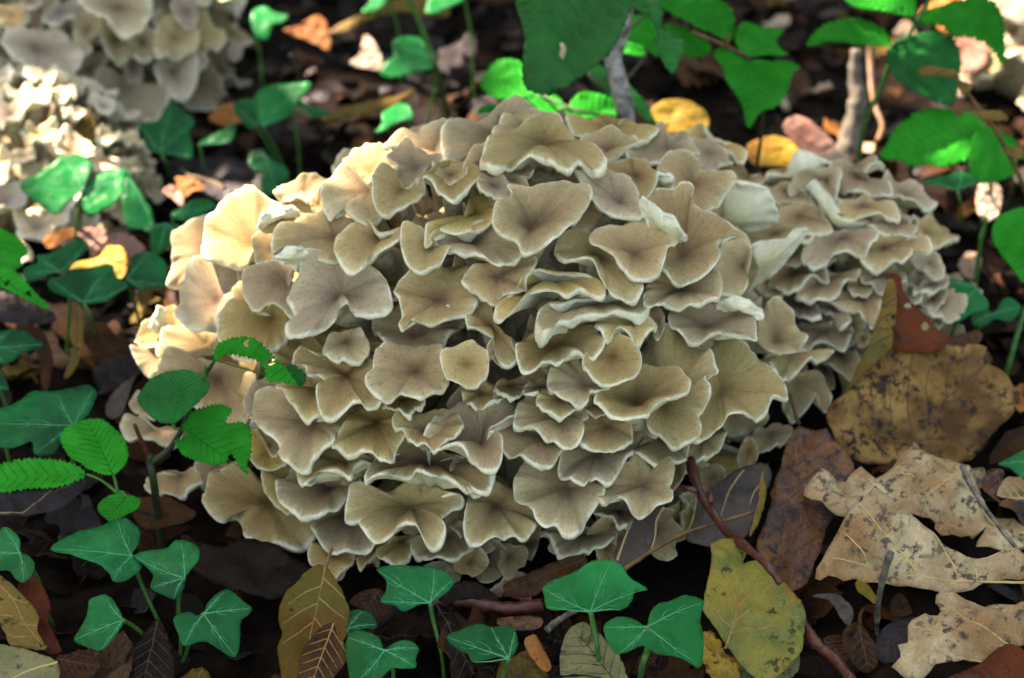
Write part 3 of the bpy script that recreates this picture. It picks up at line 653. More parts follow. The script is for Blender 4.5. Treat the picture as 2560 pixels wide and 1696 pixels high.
def fill(root, dome, n, scale, r0, r1, mat, zmin=-.35, **kw):
    for i in range(n):
        z = zmin + (1-zmin)*(i+.5)/n; a = i*2.399963
        s = math.sqrt(max(0, 1-z*z))
        d = (s*math.cos(a)+random.uniform(-.1, .1), s*math.sin(a)+random.uniform(-.1, .1), z)
        random_cap(root, dome, d, scale*random.uniform(.95, 1.05), random.uniform(r0, r1), mat, **kw)
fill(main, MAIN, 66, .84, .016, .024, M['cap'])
fill(lobe, LOBE, 34, .90, .011, .018, M['cap_lobe'])
fill(backl, BACKL, 40, .76, .016, .03, M['cap_small'])
fill(palel, PALEL, 95, .95, .008, .017, M['cap_pale_lit'], ruffle=1.6)
fill(backr, BACKR, 34, .95, .012, .022, M['cap_small'], ruffle=1.6)
# the ragged small caps at the foot of the mound
for i in range(26):
    a = math.radians(random.uniform(-135, -45)); 
    d = (math.cos(a), math.sin(a), random.uniform(-.42, -.12))
    random_cap(main, MAIN, d, random.uniform(.93, 1.05), random.uniform(.007, .013), M['cap'], ruffle=2.0, tilt=.45)

# ------------------------------------------------------------------ leaf builder
def inside(p, poly):
    x, y = p; c = False; n = len(poly); j = n-1
    for i in range(n):
        xi, yi = poly[i]; xj, yj = poly[j]
        if (yi > y) != (yj > y) and x < (xj-xi)*(y-yi)/(yj-yi) + xi: c = not c
        j = i
    return c
def ribbon(line, H, w0, w1):
    """raised vein along a 2D polyline on the surface H"""
    V = []; F = []; n = len(line)
    for i, p in enumerate(line):
        a = line[max(i-1, 0)]; b = line[min(i+1, n-1)]
        t = np.array(b)-np.array(a); L = np.linalg.norm(t) or 1e-9; nx, ny = -t[1]/L, t[0]/L
        w = w0 + (w1-w0)*i/max(1, n-1)
        for k, hh in ((-1, .00005), (0, .00005+.5*w), (1, .00005)):
            q = (p[0]+nx*w*k*.5, p[1]+ny*w*k*.5); V.append((q[0], q[1], H(*p)+hh))
    for i in range(n-1):
        for k in range(2):
            F.append((i*3+k, i*3+k+1, i*3+3+k+1, i*3+3+k))
    return V, F
LEAFN = [0]
def leaf(parent, root_loc, O, n, poly, base, tip, mat, vmat=None, kind='ivy', lobes=None, veins=None, pin=8, fold=.0, curl=.0, cup=.0, wav=.03, wsc=2.2,
         pleat=0.0, serr=0.0, name='leaf', vw=.0007, res=13, thick=.0003, holes=(), smooth_out=True, single=False, seed=None):
    """poly/base/tip/lobes/veins: world points on the plane (O, n)"""
    LEAFN[0] += 1; sd_ = LEAFN[0]*7.31 if seed is None else seed
    ax = (tip-base); ax = (ax - n*ax.dot(n)); L = ax.length or .01; ax.normalize(); ay = n.cross(ax)
    to2 = lambda p: ((p-base).dot(ax), (p-base).dot(ay))
    P = np.array([to2(p) for p in poly])
    if smooth_out: P = crs(P, 4, True)
    per = np.sum(np.linalg.norm(P-np.roll(P, 1, 0), axis=1))
    if serr > 0:
        m = int(per/(L*.026))//2*2; P = resample_closed(P, m)
        tng = np.roll(P, -1, 0)-np.roll(P, 1, 0); tng /= np.linalg.norm(tng, axis=1)[:, None]+1e-12
        ar = np.sum(P[:, 0]*np.roll(P[:, 1], -1)-np.roll(P[:, 0], -1)*P[:, 1])
        nn = np.stack([tng[:, 1], -tng[:, 0]], 1)*(1 if ar > 0 else -1)
        jit = np.array([random.uniform(.5, 1.3) for _ in range(m)])
        P = P + nn*(np.where(np.arange(m) % 2 == 0, 1, -1)*jit*serr*L)[:, None]
    else:
        P = resample_closed(P, max(24, min(90, int(per/(L*.05)))))
        P = P + rng.normal(0, .004*L, P.shape)
    off = Vector((sd_, sd_*.37, 0))
    def H(x, y):
        s, d = x/L, y/L
        h = fold*abs(d) + curl*(s-.35)**2*(1 if s > .35 else .5) + cup*d*d
        if wav:
            q = Vector((s*wsc, d*wsc, 0))+off
            h += wav*(noise.noise(q) + .45*noise.noise(q*2.3) + .2*noise.noise(q*5.1))
            if kind != 'ivy': h += wav*(.9*abs(noise.noise(q*1.6+Vector((5, 2, 1)))) - .35*abs(noise.noise(q*3.7)))
        if pleat:
            ph = (s - .55*abs(d))*pin
            h += pleat*(.5-.5*math.cos(2*math.pi*ph))*min(1, abs(d)*8)
        return h*L
    g = L/res; lo = P.min(0); hi = P.max(0)
    Pl = [tuple(p) for p in P]; inner = []
    y = lo[1]+g*.5; r = 0
    while y < hi[1]:
        x = lo[0] + (g*.5 if r % 2 else g)
        while x < hi[0]:
            if inside((x, y), Pl): inner.append((x, y))
            x += g
        y += g*.87; r += 1
    K = 1000.0
    pv = [Vector((p[0]*K, p[1]*K)) for p in Pl]
    dmin = (g*.35*K)**2
    pa = np.array([[v.x, v.y] for v in pv])
    iv = [Vector((p[0]*K, p[1]*K)) for p in inner]
    iv = [v for v in iv if np.min((pa[:, 0]-v.x)**2+(pa[:, 1]-v.y)**2) > dmin]
    ne = len(pv)
    res_ = delaunay_2d_cdt(pv+iv, [(i, (i+1) % ne) for i in range(ne)], [], 1, 1e-5)
    vv = [(v.x/K, v.y/K) for v in res_[0]]; ff = [tuple(f) for f in res_[2]]
    hl = [(to2(h), r_) for h, r_ in holes]
    if hl:
        ff = [f for f in ff if not any((sum(vv[i][0] for i in f)/3-h[0])**2+(sum(vv[i][1] for i in f)/3-h[1])**2 < r_*r_ for h, r_ in hl)]
    # make every face wind the same way
    out = []
    for f in ff:
        a, b, c = (vv[i] for i in f[:3])
        if (b[0]-a[0])*(c[1]-a[1])-(b[1]-a[1])*(c[0]-a[0]) < 0: f = tuple(reversed(f))
        out.append(f)
    ff = out
    def W3(x, y, h): return base + ax*x + ay*y + n*h - root_loc
    V = [W3(x, y, H(x, y)) for x, y in vv]; m = len(V)
    V += [W3(x, y, H(x, y)-thick) for x, y in vv]
    F = list(ff) + [tuple(i+m for i in reversed(f)) for f in ff]
    cnt = {}
    for f in ff:
        for i in range(len(f)):
            a, b = f[i], f[(i+1) % len(f)]; cnt[(a, b)] = cnt.get((a, b), 0)+1
    for (a, b) in cnt:
        if (b, a) not in cnt: F.append((b, a, a+m, b+m))
    # veins
    lines = []
    if kind == 'ivy' and lobes:
        for lb in lobes:
            q = np.array(to2(lb)); dl = np.linalg.norm(q); nrm = np.array([-q[1], q[0]])
            bend = random.uniform(-.05, .05)
            ln = [tuple(q*t + nrm*bend*math.sin(math.pi*t)) for t in np.linspace(0, .97, 12)]
            lines.append((ln, vw, vw*.35))
            for t0 in (.36, .62):
                for sg in (-1, 1):
                    p0 = np.array(ln[int(t0*11)]); a = math.atan2(q[1], q[0]) + sg*math.radians(random.uniform(38, 55))
                    l2 = dl*random.uniform(.2, .34)*(1.1-t0*.6)
                    sub = []
                    for t in np.linspace(0, 1, 6):
                        pp = p0 + np.array([math.cos(a-sg*t*.5), math.sin(a-sg*t*.5)])*l2*t
                        if not inside(tuple(pp), Pl): break
                        sub.append(tuple(pp))
                    if len(sub) > 2: lines.append((sub, vw*.45, vw*.2))
    elif kind == 'pin':
        lines.append(([(t*L, 0) for t in np.linspace(0, .98, 16)], vw*1.3, vw*.4))
        for i in range(pin):
            s0 = (i+.6)/(pin+.6)*L
            for sg in (-1, 1):
                sub = []
                for t in np.linspace(0, 1, 12):
                    pp = (s0 + t*L*.42, sg*t*L*.55*(1-.12*t))
                    if not inside(pp, Pl): break
                    sub.append(pp)
                if len(sub) > 1: lines.append((sub, vw*.7, vw*.3))
    for ln in (veins or []):
        q = crs([to2(p) for p in ln], 5)
        lines.append(([tuple(p) for p in q], vw*1.2, vw*.5))
    VV = []; VF = []
    for ln, w0, w1 in lines:
        a, b = ribbon(ln, H, w0, w1); o_ = len(VV)
        VV += [W3(*q) for q in a]; VF += [tuple(i+o_ for i in f) for f in b]
    if single:
        o_ = len(V); nf = len(F)
        ob = mesh(name, [tuple(v) for v in V+VV], F+[tuple(i+o_ for i in f) for f in VF], [mat, vmat or mat], parent)
        for i in range(nf, len(ob.data.polygons)): ob.data.polygons[i].material_index = 1
        return ob
    ob = mesh(name, [tuple(v) for v in V], F, mat, parent)
    if VV and vmat: mesh('veins', [tuple(v) for v in VV], VF, vmat, ob)
    ob['_H'] = 0
    del ob['_H']
    return ob

def plane_of(reg, ref, n, z=None, y=None):
    n = Vector((n[0], n[1], 1.0)).normalized()
    O = at_z(reg, ref, z) if y is None else at_y(reg, ref, y)
    return O, n
def proj(reg, s, O, n):
    P = pts(s) if isinstance(s, str) else s
    return [at_plane(reg, p, O, n) for p in P]

IVYN = [0]
def ivy_leaf(root, reg, outline, base, lobes, z=None, y=None, n=(0, -.45), mat='ivy', petiole=None, foot=None, wav=.035, pr=.0011):
    P = pts(outline); cen = tuple(np.array(P).mean(0))
    O, N = plane_of(reg, cen, n, z, y)
    pl = proj(reg, P, O, N); b = proj(reg, base, O, N)[0]; lb = proj(reg, lobes, O, N)
    R0 = root.location
    leaf(root, R0, O, N, pl, b, lb[0], M[mat], M['ivy_vein'], 'ivy', lobes=lb, wav=wav, fold=.05, cup=-.10, wsc=2.4)
    # petiole down to the ground
    if petiole:
        f = at_z(reg, pts(petiole)[-1], ground_z(b.x, b.y)); mids = [at_plane(reg, q, b, Vector((0, -1, .25)).normalized()) for q in pts(petiole)[:-1]]
        path = [b] + mids + [f - Vector((0, 0, .01))]
    else:
        if foot is None:
            dx = random.uniform(-.012, .012); f = Vector((b.x+dx, b.y+random.uniform(.0, .02), ground_z(b.x, b.y)-.01))
        else: f = Vector(foot)
        path = [b, b.lerp(f, .35) + Vector((random.uniform(-.004, .004), .002, .003)), b.lerp(f, .7), f]
    path = [Vector(p) for p in crs([tuple(p) for p in path], 4)]
    V, F = tube(path, [pr*(1-.15*i/len(path)) for i in range(len(path))], 7)
    mesh('petiole', [tuple(v-R0) for v in V], F, M['stem_green'], root)
def ivy(label, *leaves, foot=None):
    """each leaf: dict of ivy_leaf arguments; one plant rooted at one spot"""
    first = leaves[0]
    cen = tuple(np.array(pts(first['outline'])).mean(0))
    O = at_z(first['reg'], cen, first['z']) if first.get('y') is None else at_y(first['reg'], cen, first['y'])
    if foot is None: foot = Vector((O.x+random.uniform(-.01, .01), O.y+.01, 0))
    foot = Vector((foot[0], foot[1], ground_z(foot[0], foot[1])))
    root = empty('ivy_sprig', foot, label, 'ivy')
    for lf in leaves:
        lf = dict(lf)
        if len(leaves) > 1 and 'petiole' not in lf: lf['foot'] = foot - Vector((0, 0, .008))
        ivy_leaf(root, **lf)
    return root
def D(reg, outline, base, lobes, **kw): return dict(reg=reg, outline=outline, base=base, lobes=lobes, **kw)

# --- ivy in the foreground
ivy('four dark ivy leaves on one creeping stem beside the small round serrated leaf',
    D('P', '350,675 430,600 560,545 680,515 770,480 860,450 940,500 975,560 965,640 915,715 975,770 980,810 930,860 870,895 790,895 745,830 690,780 590,745 500,710', '915,715', '355,672 818,478 790,888', z=.040, n=(.1, -.35)),
    D('P', '925,718 1010,690 1160,660 1200,620 1250,605 1340,630 1385,680 1370,760 1280,868 1285,930 1240,990 1210,1020 1120,985 1045,945 1065,860 1010,790', '1280,868', '930,718 1252,612 1205,1012 1062,943', z=.038, n=(-.2, -.5)),
    D('P', '735,985 800,1040 855,1150 845,1200 780,1300 700,1378 600,1350 512,1305 560,1210 600,1130 620,1030 690,995', '852,1162', '515,1305 735,1000 700,1372', z=.030, n=(-.3, -.55)),
    D('P', '1415,1115 1440,1050 1500,985 1560,950 1610,955 1680,1020 1748,1070 1735,1120 1675,1170 1670,1300 1640,1420 1560,1390 1420,1310 1280,1348 1245,1270 1205,1170 1240,1120 1310,1105 1370,1125', '1415,1120', '1635,1410 1740,1080 1285,1340 1560,968', z=.034, n=(.1, -.6)),
    foot=at_z('P', (1210, 1240), 0))
ivy('small dark ivy leaf above the yellow fallen leaf with red-brown back',
    D('P', '-60,640 0,540 40,515 100,550 140,610 145,690 200,715 240,770 230,840 165,903 110,880 60,820 -20,810', '138,700', '163,895 30,528 -50,690', z=.045, n=(-.1, -.5)))
ivy('glossy green ivy leaf on a long stalk touching the foot of the mushroom mound',
    D('Q', '838,815 900,790 1010,785 1130,790 1240,795 1330,830 1380,890 1340,960 1280,1010 1210,1048 1130,1060 1025,1108 960,1060 860,1035 905,960 900,880', '1210,1045', '842,817 1235,800 865,1030 1370,885', z=.038, n=(.05, -.6), petiole='1235,1180 1290,1400 1310,1525'))
ivy('two ivy leaves overlapping the olive and orange fallen leaf',
    D('Q', '893,1378 940,1330 1010,1305 1080,1310 1135,1360 1110,1430 1112,1490 1020,1500 940,1500 860,1580 760,1640 660,1590 635,1470 620,1360 650,1250 730,1230 820,1260 870,1310', '893,1376', '690,1600 1130,1360 1105,1485 640,1280', z=.036, n=(.05, -.5)),
    D('Q', '655,1100 730,1090 800,1120 838,1180 835,1220 750,1225 660,1240 600,1190', '630,1225', '830,1195 740,1100', z=.028, n=(.1, -.4)))
ivy('ivy leaf with a nick in it between two stalked ivy leaves',
    D('Q', '1318,1280 1400,1240 1480,1205 1560,1190 1640,1215 1720,1200 1790,1220 1820,1300 1810,1370 1760,1432 1680,1420 1600,1440 1500,1460 1480,1400 1400,1370', '1757,1430', '1322,1280 1632,1212 1502,1455 1800,1240', z=.034, n=(0, -.6)))
ivy('broad blue-green three-lobed ivy leaf on a bright upright stalk before the mound',
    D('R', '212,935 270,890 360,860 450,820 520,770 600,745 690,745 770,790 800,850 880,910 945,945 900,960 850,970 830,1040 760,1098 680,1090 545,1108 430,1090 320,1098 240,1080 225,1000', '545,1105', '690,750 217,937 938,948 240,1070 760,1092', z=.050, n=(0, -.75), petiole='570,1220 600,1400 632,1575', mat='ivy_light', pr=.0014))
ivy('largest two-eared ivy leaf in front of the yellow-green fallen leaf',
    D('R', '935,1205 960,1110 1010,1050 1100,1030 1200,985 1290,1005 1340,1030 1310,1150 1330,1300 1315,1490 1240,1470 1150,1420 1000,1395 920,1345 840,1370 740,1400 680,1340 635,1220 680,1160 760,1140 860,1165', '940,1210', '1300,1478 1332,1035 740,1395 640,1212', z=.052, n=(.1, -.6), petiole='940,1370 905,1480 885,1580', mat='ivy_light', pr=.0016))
ivy('wide ivy leaf with fan of pale veins beside the hidden yellow leaf',
    D('L', '340,350 420,345 480,300 600,290 700,270 775,265 800,340 840,370 900,410 820,460 740,520 600,540 560,530 450,490 340,430', '580,532', '770,270 350,360 893,410', z=.055, n=(0, -.6), petiole='640,660 690,800'),
    )
ivy('upright ivy leaf just behind the wide fan-veined one',
    D('L', '400,320 340,340 200,385 165,350 165,290 260,250 250,200 330,190 420,150 480,110 560,90 610,120 580,190 520,240 470,300', '415,315', '600,110 255,205 170,340', z=.05, n=(-.1, -.6)))
ivy('shiny ivy leaf between the yellow fallen leaf and the sunlit edge of the mound',
    D('L', '870,360 890,290 930,220 1020,165 1100,200 1150,260 1160,340 1200,410 1100,420 1000,440 930,420', '875,365', '1195,408 1022,172 1000,436', z=.045, n=(.1, -.5)))
ivy('ivy leaf reaching in over brown litter above the large net-veined one',
    D('L', '-80,760 0,730 80,715 200,735 210,760 305,820 230,860 150,880 80,940 0,960 -100,930', '-70,850', '300,822 80,722 40,948', z=.055, n=(.1, -.6)))
ivy('tip of an ivy leaf poking in beside dead brown litter',
    D('L', '-100,1040 0,990 40,1060 60,1130 0,1140 -80,1150', '-90,1100', '55,1125 0,995', z=.05, n=(.1, -.6)))
ivy('large dark ivy leaf with a net of pale veins above serrated leaves',
    D('L', '505,1385 590,1330 640,1250 675,1160 650,1120 600,1095 480,1120 350,1145 220,1145 150,1200 60,1250 -40,1290 -80,1400 -40,1520 100,1530 220,1490 240,1580 380,1580 430,1480 460,1400', '508,1380', '-60,1370 400,1160 640,1130 260,1560', z=.060, n=(.1, -.5)))
ivy('small bright ivy leaf tucked against the sunlit caps',
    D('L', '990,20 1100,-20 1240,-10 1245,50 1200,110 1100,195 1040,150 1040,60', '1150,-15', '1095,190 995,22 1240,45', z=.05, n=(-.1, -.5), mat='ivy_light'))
# --- ivy further back
ivy('pointed blue-green ivy leaf under the drooping fan cap',
    D('G', '1110,1060 1030,1050 980,920 965,850 1060,850 1120,790 1190,700 1270,770 1350,840 1310,920 1335,1010 1320,1100 1200,1080', '1110,1060', '1195,705 970,860 1345,845 1325,1085', z=.045, n=(-.1, -.7), petiole='1160,1150 1205,1245'))
ivy('brightly sunlit ivy leaf with water beads in front of small white caps',
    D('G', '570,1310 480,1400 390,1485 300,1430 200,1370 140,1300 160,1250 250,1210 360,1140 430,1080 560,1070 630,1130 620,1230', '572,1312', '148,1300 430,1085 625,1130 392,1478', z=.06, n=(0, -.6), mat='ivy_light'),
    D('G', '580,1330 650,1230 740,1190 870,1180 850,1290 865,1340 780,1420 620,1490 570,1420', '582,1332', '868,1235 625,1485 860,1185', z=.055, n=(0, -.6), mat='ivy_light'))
ivy('folded dark ivy leaf in shade beside the sunlit ivy',
    D('G', '860,1200 900,1200 950,1300 1040,1440 1070,1568 960,1600 880,1568 840,1400 850,1300', '870,1205', '1060,1560 850,1420', z=.035, n=(.3, -.6)))
ivy('small ivy leaf lying low before the mound beside grey dead leaf',
    D('G', '1185,1480 1260,1440 1330,1390 1440,1380 1490,1430 1430,1470 1310,1530 1200,1510', '1200,1495', '1485,1430 1335,1395', z=.04, n=(0, -.4)))
ivy('tiny ivy leaf in the dark hollow under the fan cap',
    D('G', '730,1010 790,960 890,920 890,970 840,1010 740,1045', '738,1035', '885,925 790,965', z=.03, n=(0, -.4)))
ivy('narrow bright ivy leaf edge over brown litter near mid ivy group',
    D('G', '1380,1000 1440,950 1520,910 1620,850 1625,940 1590,990 1480,1000', '1388,1000', '1615,860 1600,985', z=.045, n=(0, -.4), mat='ivy_light'))
ivy('group of ivy with one pale pointed leaf on thin stalks behind the mound',
    D('T', '40,870 0,800 -20,700 20,620 130,580 260,580 385,575 340,650 290,720 230,800 150,850', '45,872', '380,578 20,625 225,800', z=.07, n=(-.2, -.6), mat='ivy_light'),
    D('T', '250,740 300,690 370,740 450,750 515,790 440,810 390,825 330,750', '250,742', '510,790 395,820', z=.05, n=(0, -.5)),
    D('T', '-30,1040 60,1030 100,1100 200,1150 230,1230 150,1280 120,1350 50,1330 30,1250 60,1180 0,1200 -60,1120', '40,1060', '130,1340 225,1220 -50,1120', z=.03, n=(0, -.4)),
    D('T', '-160,740 -100,690 -10,700 30,780 -20,900 -120,820', '0,870', '-150,740 20,780', z=.055, n=(-.3, -.5)))
ivy('bright flat ivy leaf behind orange fallen leaf',
    D('T', '-40,130 0,60 70,50 130,90 225,110 180,160 110,180 80,265 0,250', '-20,140', '225,115 70,260 60,55', z=.06, n=(0, -.5), mat='ivy_light'))
ivy('sunlit ivy leaf hanging beside the slender arching stem',
    D('T', '1240,380 1180,300 1110,255 1010,260 940,300 950,390 900,430 850,500 920,545 1030,530 1130,490 1220,490', '1238,385', '855,500 945,300 1110,262 1210,485', z=.06, n=(0, -.6), mat='ivy_light'))
ivy('small bright ivy leaf above the rim of the mound',
    D('T', '1080,780 1060,730 990,715 920,750 870,790 870,860 820,915 900,900 960,850 1080,830', '1080,790', '825,912 990,718', z=.06, n=(0, -.5), mat='ivy_light'))
ivy('bright ivy leaf at the stem of the slender shoot',
    D('T', '920,-40 900,10 860,60 730,88 780,30 820,-40', '915,-20', '735,86 830,-30', z=.07, n=(0, -.5), mat='ivy_light'))
ivy('wet shiny ivy leaf tip over ochre litter',
    D('T', '1440,-40 1430,10 1330,60 1240,95 1170,90 1180,40 1220,-30', '1440,-30', '1172,88 1230,-20', z=.09, n=(0, -.5), mat='ivy_light'))
ivy('pale underside ivy leaf on upright stalk behind serrated shoot',
    D('E', '1310,1322 1200,1290 1060,1262 1140,1230 1250,1210 1340,1180 1440,1215 1490,1250 1400,1290', '1310,1320', '1065,1262 1340,1185 1485,1250', z=.075, n=(0, -.2), petiole='1335,1420 1360,1540'))
ivy('dim ivy leaves in deep shade beyond the grey clump',
    D('F', '1450,430 1380,390 1230,370 1215,460 1230,560 1220,650 1320,660 1420,600 1530,560', '1455,432', '1225,645 1220,380 1530,560', z=.045, n=(0, -.5)),
    D('F', '1560,600 1500,540 1420,590 1410,680 1500,690 1580,640 1680,660 1755,560 1650,490', '1570,600', '1415,680 1750,560', z=.03, n=(0, -.5)))
ivy('ivy leaf half hidden beside curled oak leaf',
    D('S', '1600,80 1690,30 1790,-20 1860,60 1830,190 1750,170 1680,110', '1850,60', '1605,82 1760,165', z=.03, n=(-.1, -.4)))

# --- serrated broadleaf shoots (hornbeam / beech like)
def horn_leaf(root, reg, outline, base, tip, z=None, y=None, n=(0, -.5), mat='beech', pin=9, fold=.10, curl=-.10, wav=.04, pleat=.034, serr=.013, holes='', vm='beech_vein'):
    P = pts(outline); cen = tuple(np.array(P).mean(0)); O, N = plane_of(reg, cen, n, z, y)
    leaf(root, root.location, O, N, proj(reg, P, O, N), proj(reg, base, O, N)[0], proj(reg, tip, O, N)[0], M[mat], M[vm], 'pin', pin=pin,
         fold=fold, curl=curl, wav=wav, pleat=pleat, serr=serr, vw=.0006, res=20, holes=[(proj(reg, [h], O, N)[0], .0016) for h in pts(holes)])
    return proj(reg, base, O, N)[0]
def stem(root, P3, r0, r1, mat='stem_green', name='stem', per=5, seg=8, jit=.06):
    path = [Vector(p) for p in crs([tuple(p) for p in P3], per)]
    V, F = tube(path, [r0+(r1-r0)*i/(len(path)-1) for i in range(len(path))], seg, jit)
    return mesh(name, [tuple(v-root.location) for v in V], F, M[mat], root)
def gfoot(p): return Vector((p.x, p.y, ground_z(p.x, p.y)))

# sprig before the left flank of the mound
YS = .705
r = empty('hornbeam_seedling', gfoot(at_z('P', (1100, 500), 0)), 'forked seedling with three toothed bright green leaves in front of the mound', 'seedling')
stem(r, [r.location - Vector((0, 0, .01)), at_y('P', (1075, 250), YS), at_y('P', (1040, 60), YS), at_y('L', (1050, 1590), YS)], .0024, .0018, 'stem_dark')
stem(r, [at_y('P', (1042, 70), YS), at_y('L', (1170, 1545), YS), at_y('L', (1262, 1400), YS), at_y('L', (1310, 1250), YS), at_y('L', (1405, 1060), YS), at_y('L', (1482, 935), YS)], .0017, .0009, 'stem_dark')
stem(r, [at_y('P', (1045, 60), YS), at_y('L', (985, 1500), YS), at_y('L', (930, 1370), YS)], .0014, .0010, 'twig_red', 'dead_twig')
stem(r, [at_y('P', (1070, 430), YS), at_y('P', (960, 400), YS-.004), at_y('P', (880, 330), YS-.01)], .0011, .0007, 'stem_dark', 'twig')
stem(r, [at_y('L', (1262, 1400), YS), at_y('L', (1215, 1400), YS), at_y('C', (345, 545), YS)], .0009, .0007, 'stem_green', 'petiole')
stem(r, [at_y('L', (1405, 1060), YS), at_y('L', (1415, 1010), YS-.001), at_y('L', (1428, 960), YS-.001)], .0018, .0003, 'stem_green', 'bud')
horn_leaf(r, 'C', '610,130 620,60 660,20 760,-10 850,-10 930,40 1000,110 1060,170 1130,240 1160,295 1080,280 960,270 940,180 870,130 720,100 640,120', '612,130', '1155,292', y=YS, n=(.25, -.9), holes='825,28 980,150')
horn_leaf(r, 'C', '1090,170 1140,165 1200,210 1215,260 1190,300 1140,290 1100,230', '1090,190', '1205,290', y=YS+.01, n=(.2, -.9), mat='beech_dark', pin=5)
horn_leaf(r, 'C', '345,548 260,540 180,480 120,400 150,330 200,260 300,210 420,192 500,215 560,260 592,290 570,350 500,430 420,500', '345,545', '425,195', y=YS-.004, n=(-.15, -1.0), fold=.06, mat='beech_dark')
horn_leaf(r, 'C', '415,560 440,490 560,440 640,425 735,460 700,520 700,550 790,545 850,575 862,660 855,760 830,800 835,878 790,840 720,740 700,800 640,820 560,810 430,765 370,700 360,660 450,630 410,600', '410,575', '835,870', y=YS-.006, n=(.1, -1.0))
# the low seedling beside it
r = empty('hornbeam_seedling', gfoot(at_z('P', (830, 300), .0)), 'low seedling of three round toothed leaves beside dark net-veined ivy', 'seedling')
b1 = horn_leaf(r, 'P', '600,150 540,95 420,60 250,45 100,55 -20,85 -90,180 -30,270 60,285 180,265 300,255 420,250 520,215', '605,150', '-85,190', z=.055, n=(0, -.7))
b2 = horn_leaf(r, 'P', '785,158 700,150 610,120 560,80 500,50 430,-60 440,-160 560,-228 700,-230 820,-140 880,-60 895,40 870,100 830,140', '788,158', '600,-235', z=.062, n=(0, -.6), mat='beech')
b3 = horn_leaf(r, 'P', '965,320 900,295 830,290 760,305 690,360 685,410 740,460 785,480 850,450 920,420 960,390 978,350', '880,305', '745,468', z=.042, n=(.1, -.5), pin=7)
nd = at_z('P', (820, 285), .045)
for b in (b1, b2, b3): stem(r, [nd, nd.lerp(b, .5)+Vector((0, 0, .002)), b], .0009, .0007, 'stem_green', 'petiole')
stem(r, [r.location-Vector((0, 0, .01)), nd.lerp(r.location, .5)+Vector((.004, 0, 0)), nd], .0013, .0010, 'stem_dark')
# worn leaves entering at the edge of the ivy
r = empty('hornbeam_seedling', gfoot(at_z('L', (-120, 520), .0)), 'two insect-eaten toothed leaves with brown holes beside a wide ivy leaf', 'seedling')
b1 = horn_leaf(r, 'L', '-80,-20 0,20 100,70 170,130 190,180 150,230 140,290 60,300 -60,280 -110,120', '-100,120', '190,190', z=.09, n=(.1, -.6))
b2 = horn_leaf(r, 'L', '-80,260 0,275 100,310 190,400 260,480 310,520 340,570 240,540 120,480 0,430 -80,400', '-80,320', '340,570', z=.085, n=(.1, -.6), holes='50,400 200,470')
stem(r, [r.location-Vector((0, 0, .01)), b2.lerp(r.location, .5), b2, b1], .0014, .0009, 'stem_dark')

# sapling behind the crest of the mound
r = empty('beech_sapling', gfoot(Vector((.128, 1.02, 0))), 'grey-barked sapling with one big wet dark leaf hanging behind the crest of the mound', 'sapling')
YT = 1.0
tp = [at_y('U', q, YT) for q in ((785, 820), (745, 600), (728, 520), (700, 400), (750, 250), (770, 150), (800, 20), (830, -150))]
stem(r, [r.location-Vector((0, 0, .02)), Vector((tp[0].x+.002, 1.01, .06))]+tp, .0066, .0045, 'bark', 'trunk', 6, 12, .05)
stem(r, [at_y('U', (735, 560), YT), at_y('U', (690, 470), YT-.002), at_y('U', (655, 385), YT-.004)], .0030, .0010, 'bark', 'branch')
bl = horn_leaf(r, 'U', '420,-190 180,-160 40,-60 30,70 70,180 90,300 75,450 80,600 150,640 220,655 330,620 400,590 500,510 580,450 680,370 740,280 780,180 830,60 850,-30 780,-130 600,-190', '430,-190', '110,640', y=.93, n=(-.1, -1.0), mat='beech_wet', pin=7, wav=.09, pleat=.05, serr=.006, fold=-.05)
stem(r, [bl, bl.lerp(tp[-1], .5), tp[-1]], .0013, .0011, 'stem_dark', 'petiole')
bq = horn_leaf(r, 'U', '850,-40 940,20 1010,60 1030,120 1020,200 1100,250 1180,320 1160,420 1115,510 1050,440 1000,330 1010,240 960,150 900,90 850,70', '850,0', '1115,505', y=.96, n=(.4, -.8), mat='beech_wet', pin=8, fold=.3, wav=.05)
stem(r, [bq, bq.lerp(tp[-2], .5), tp[-2]], .0010, .0010, 'stem_dark', 'petiole')
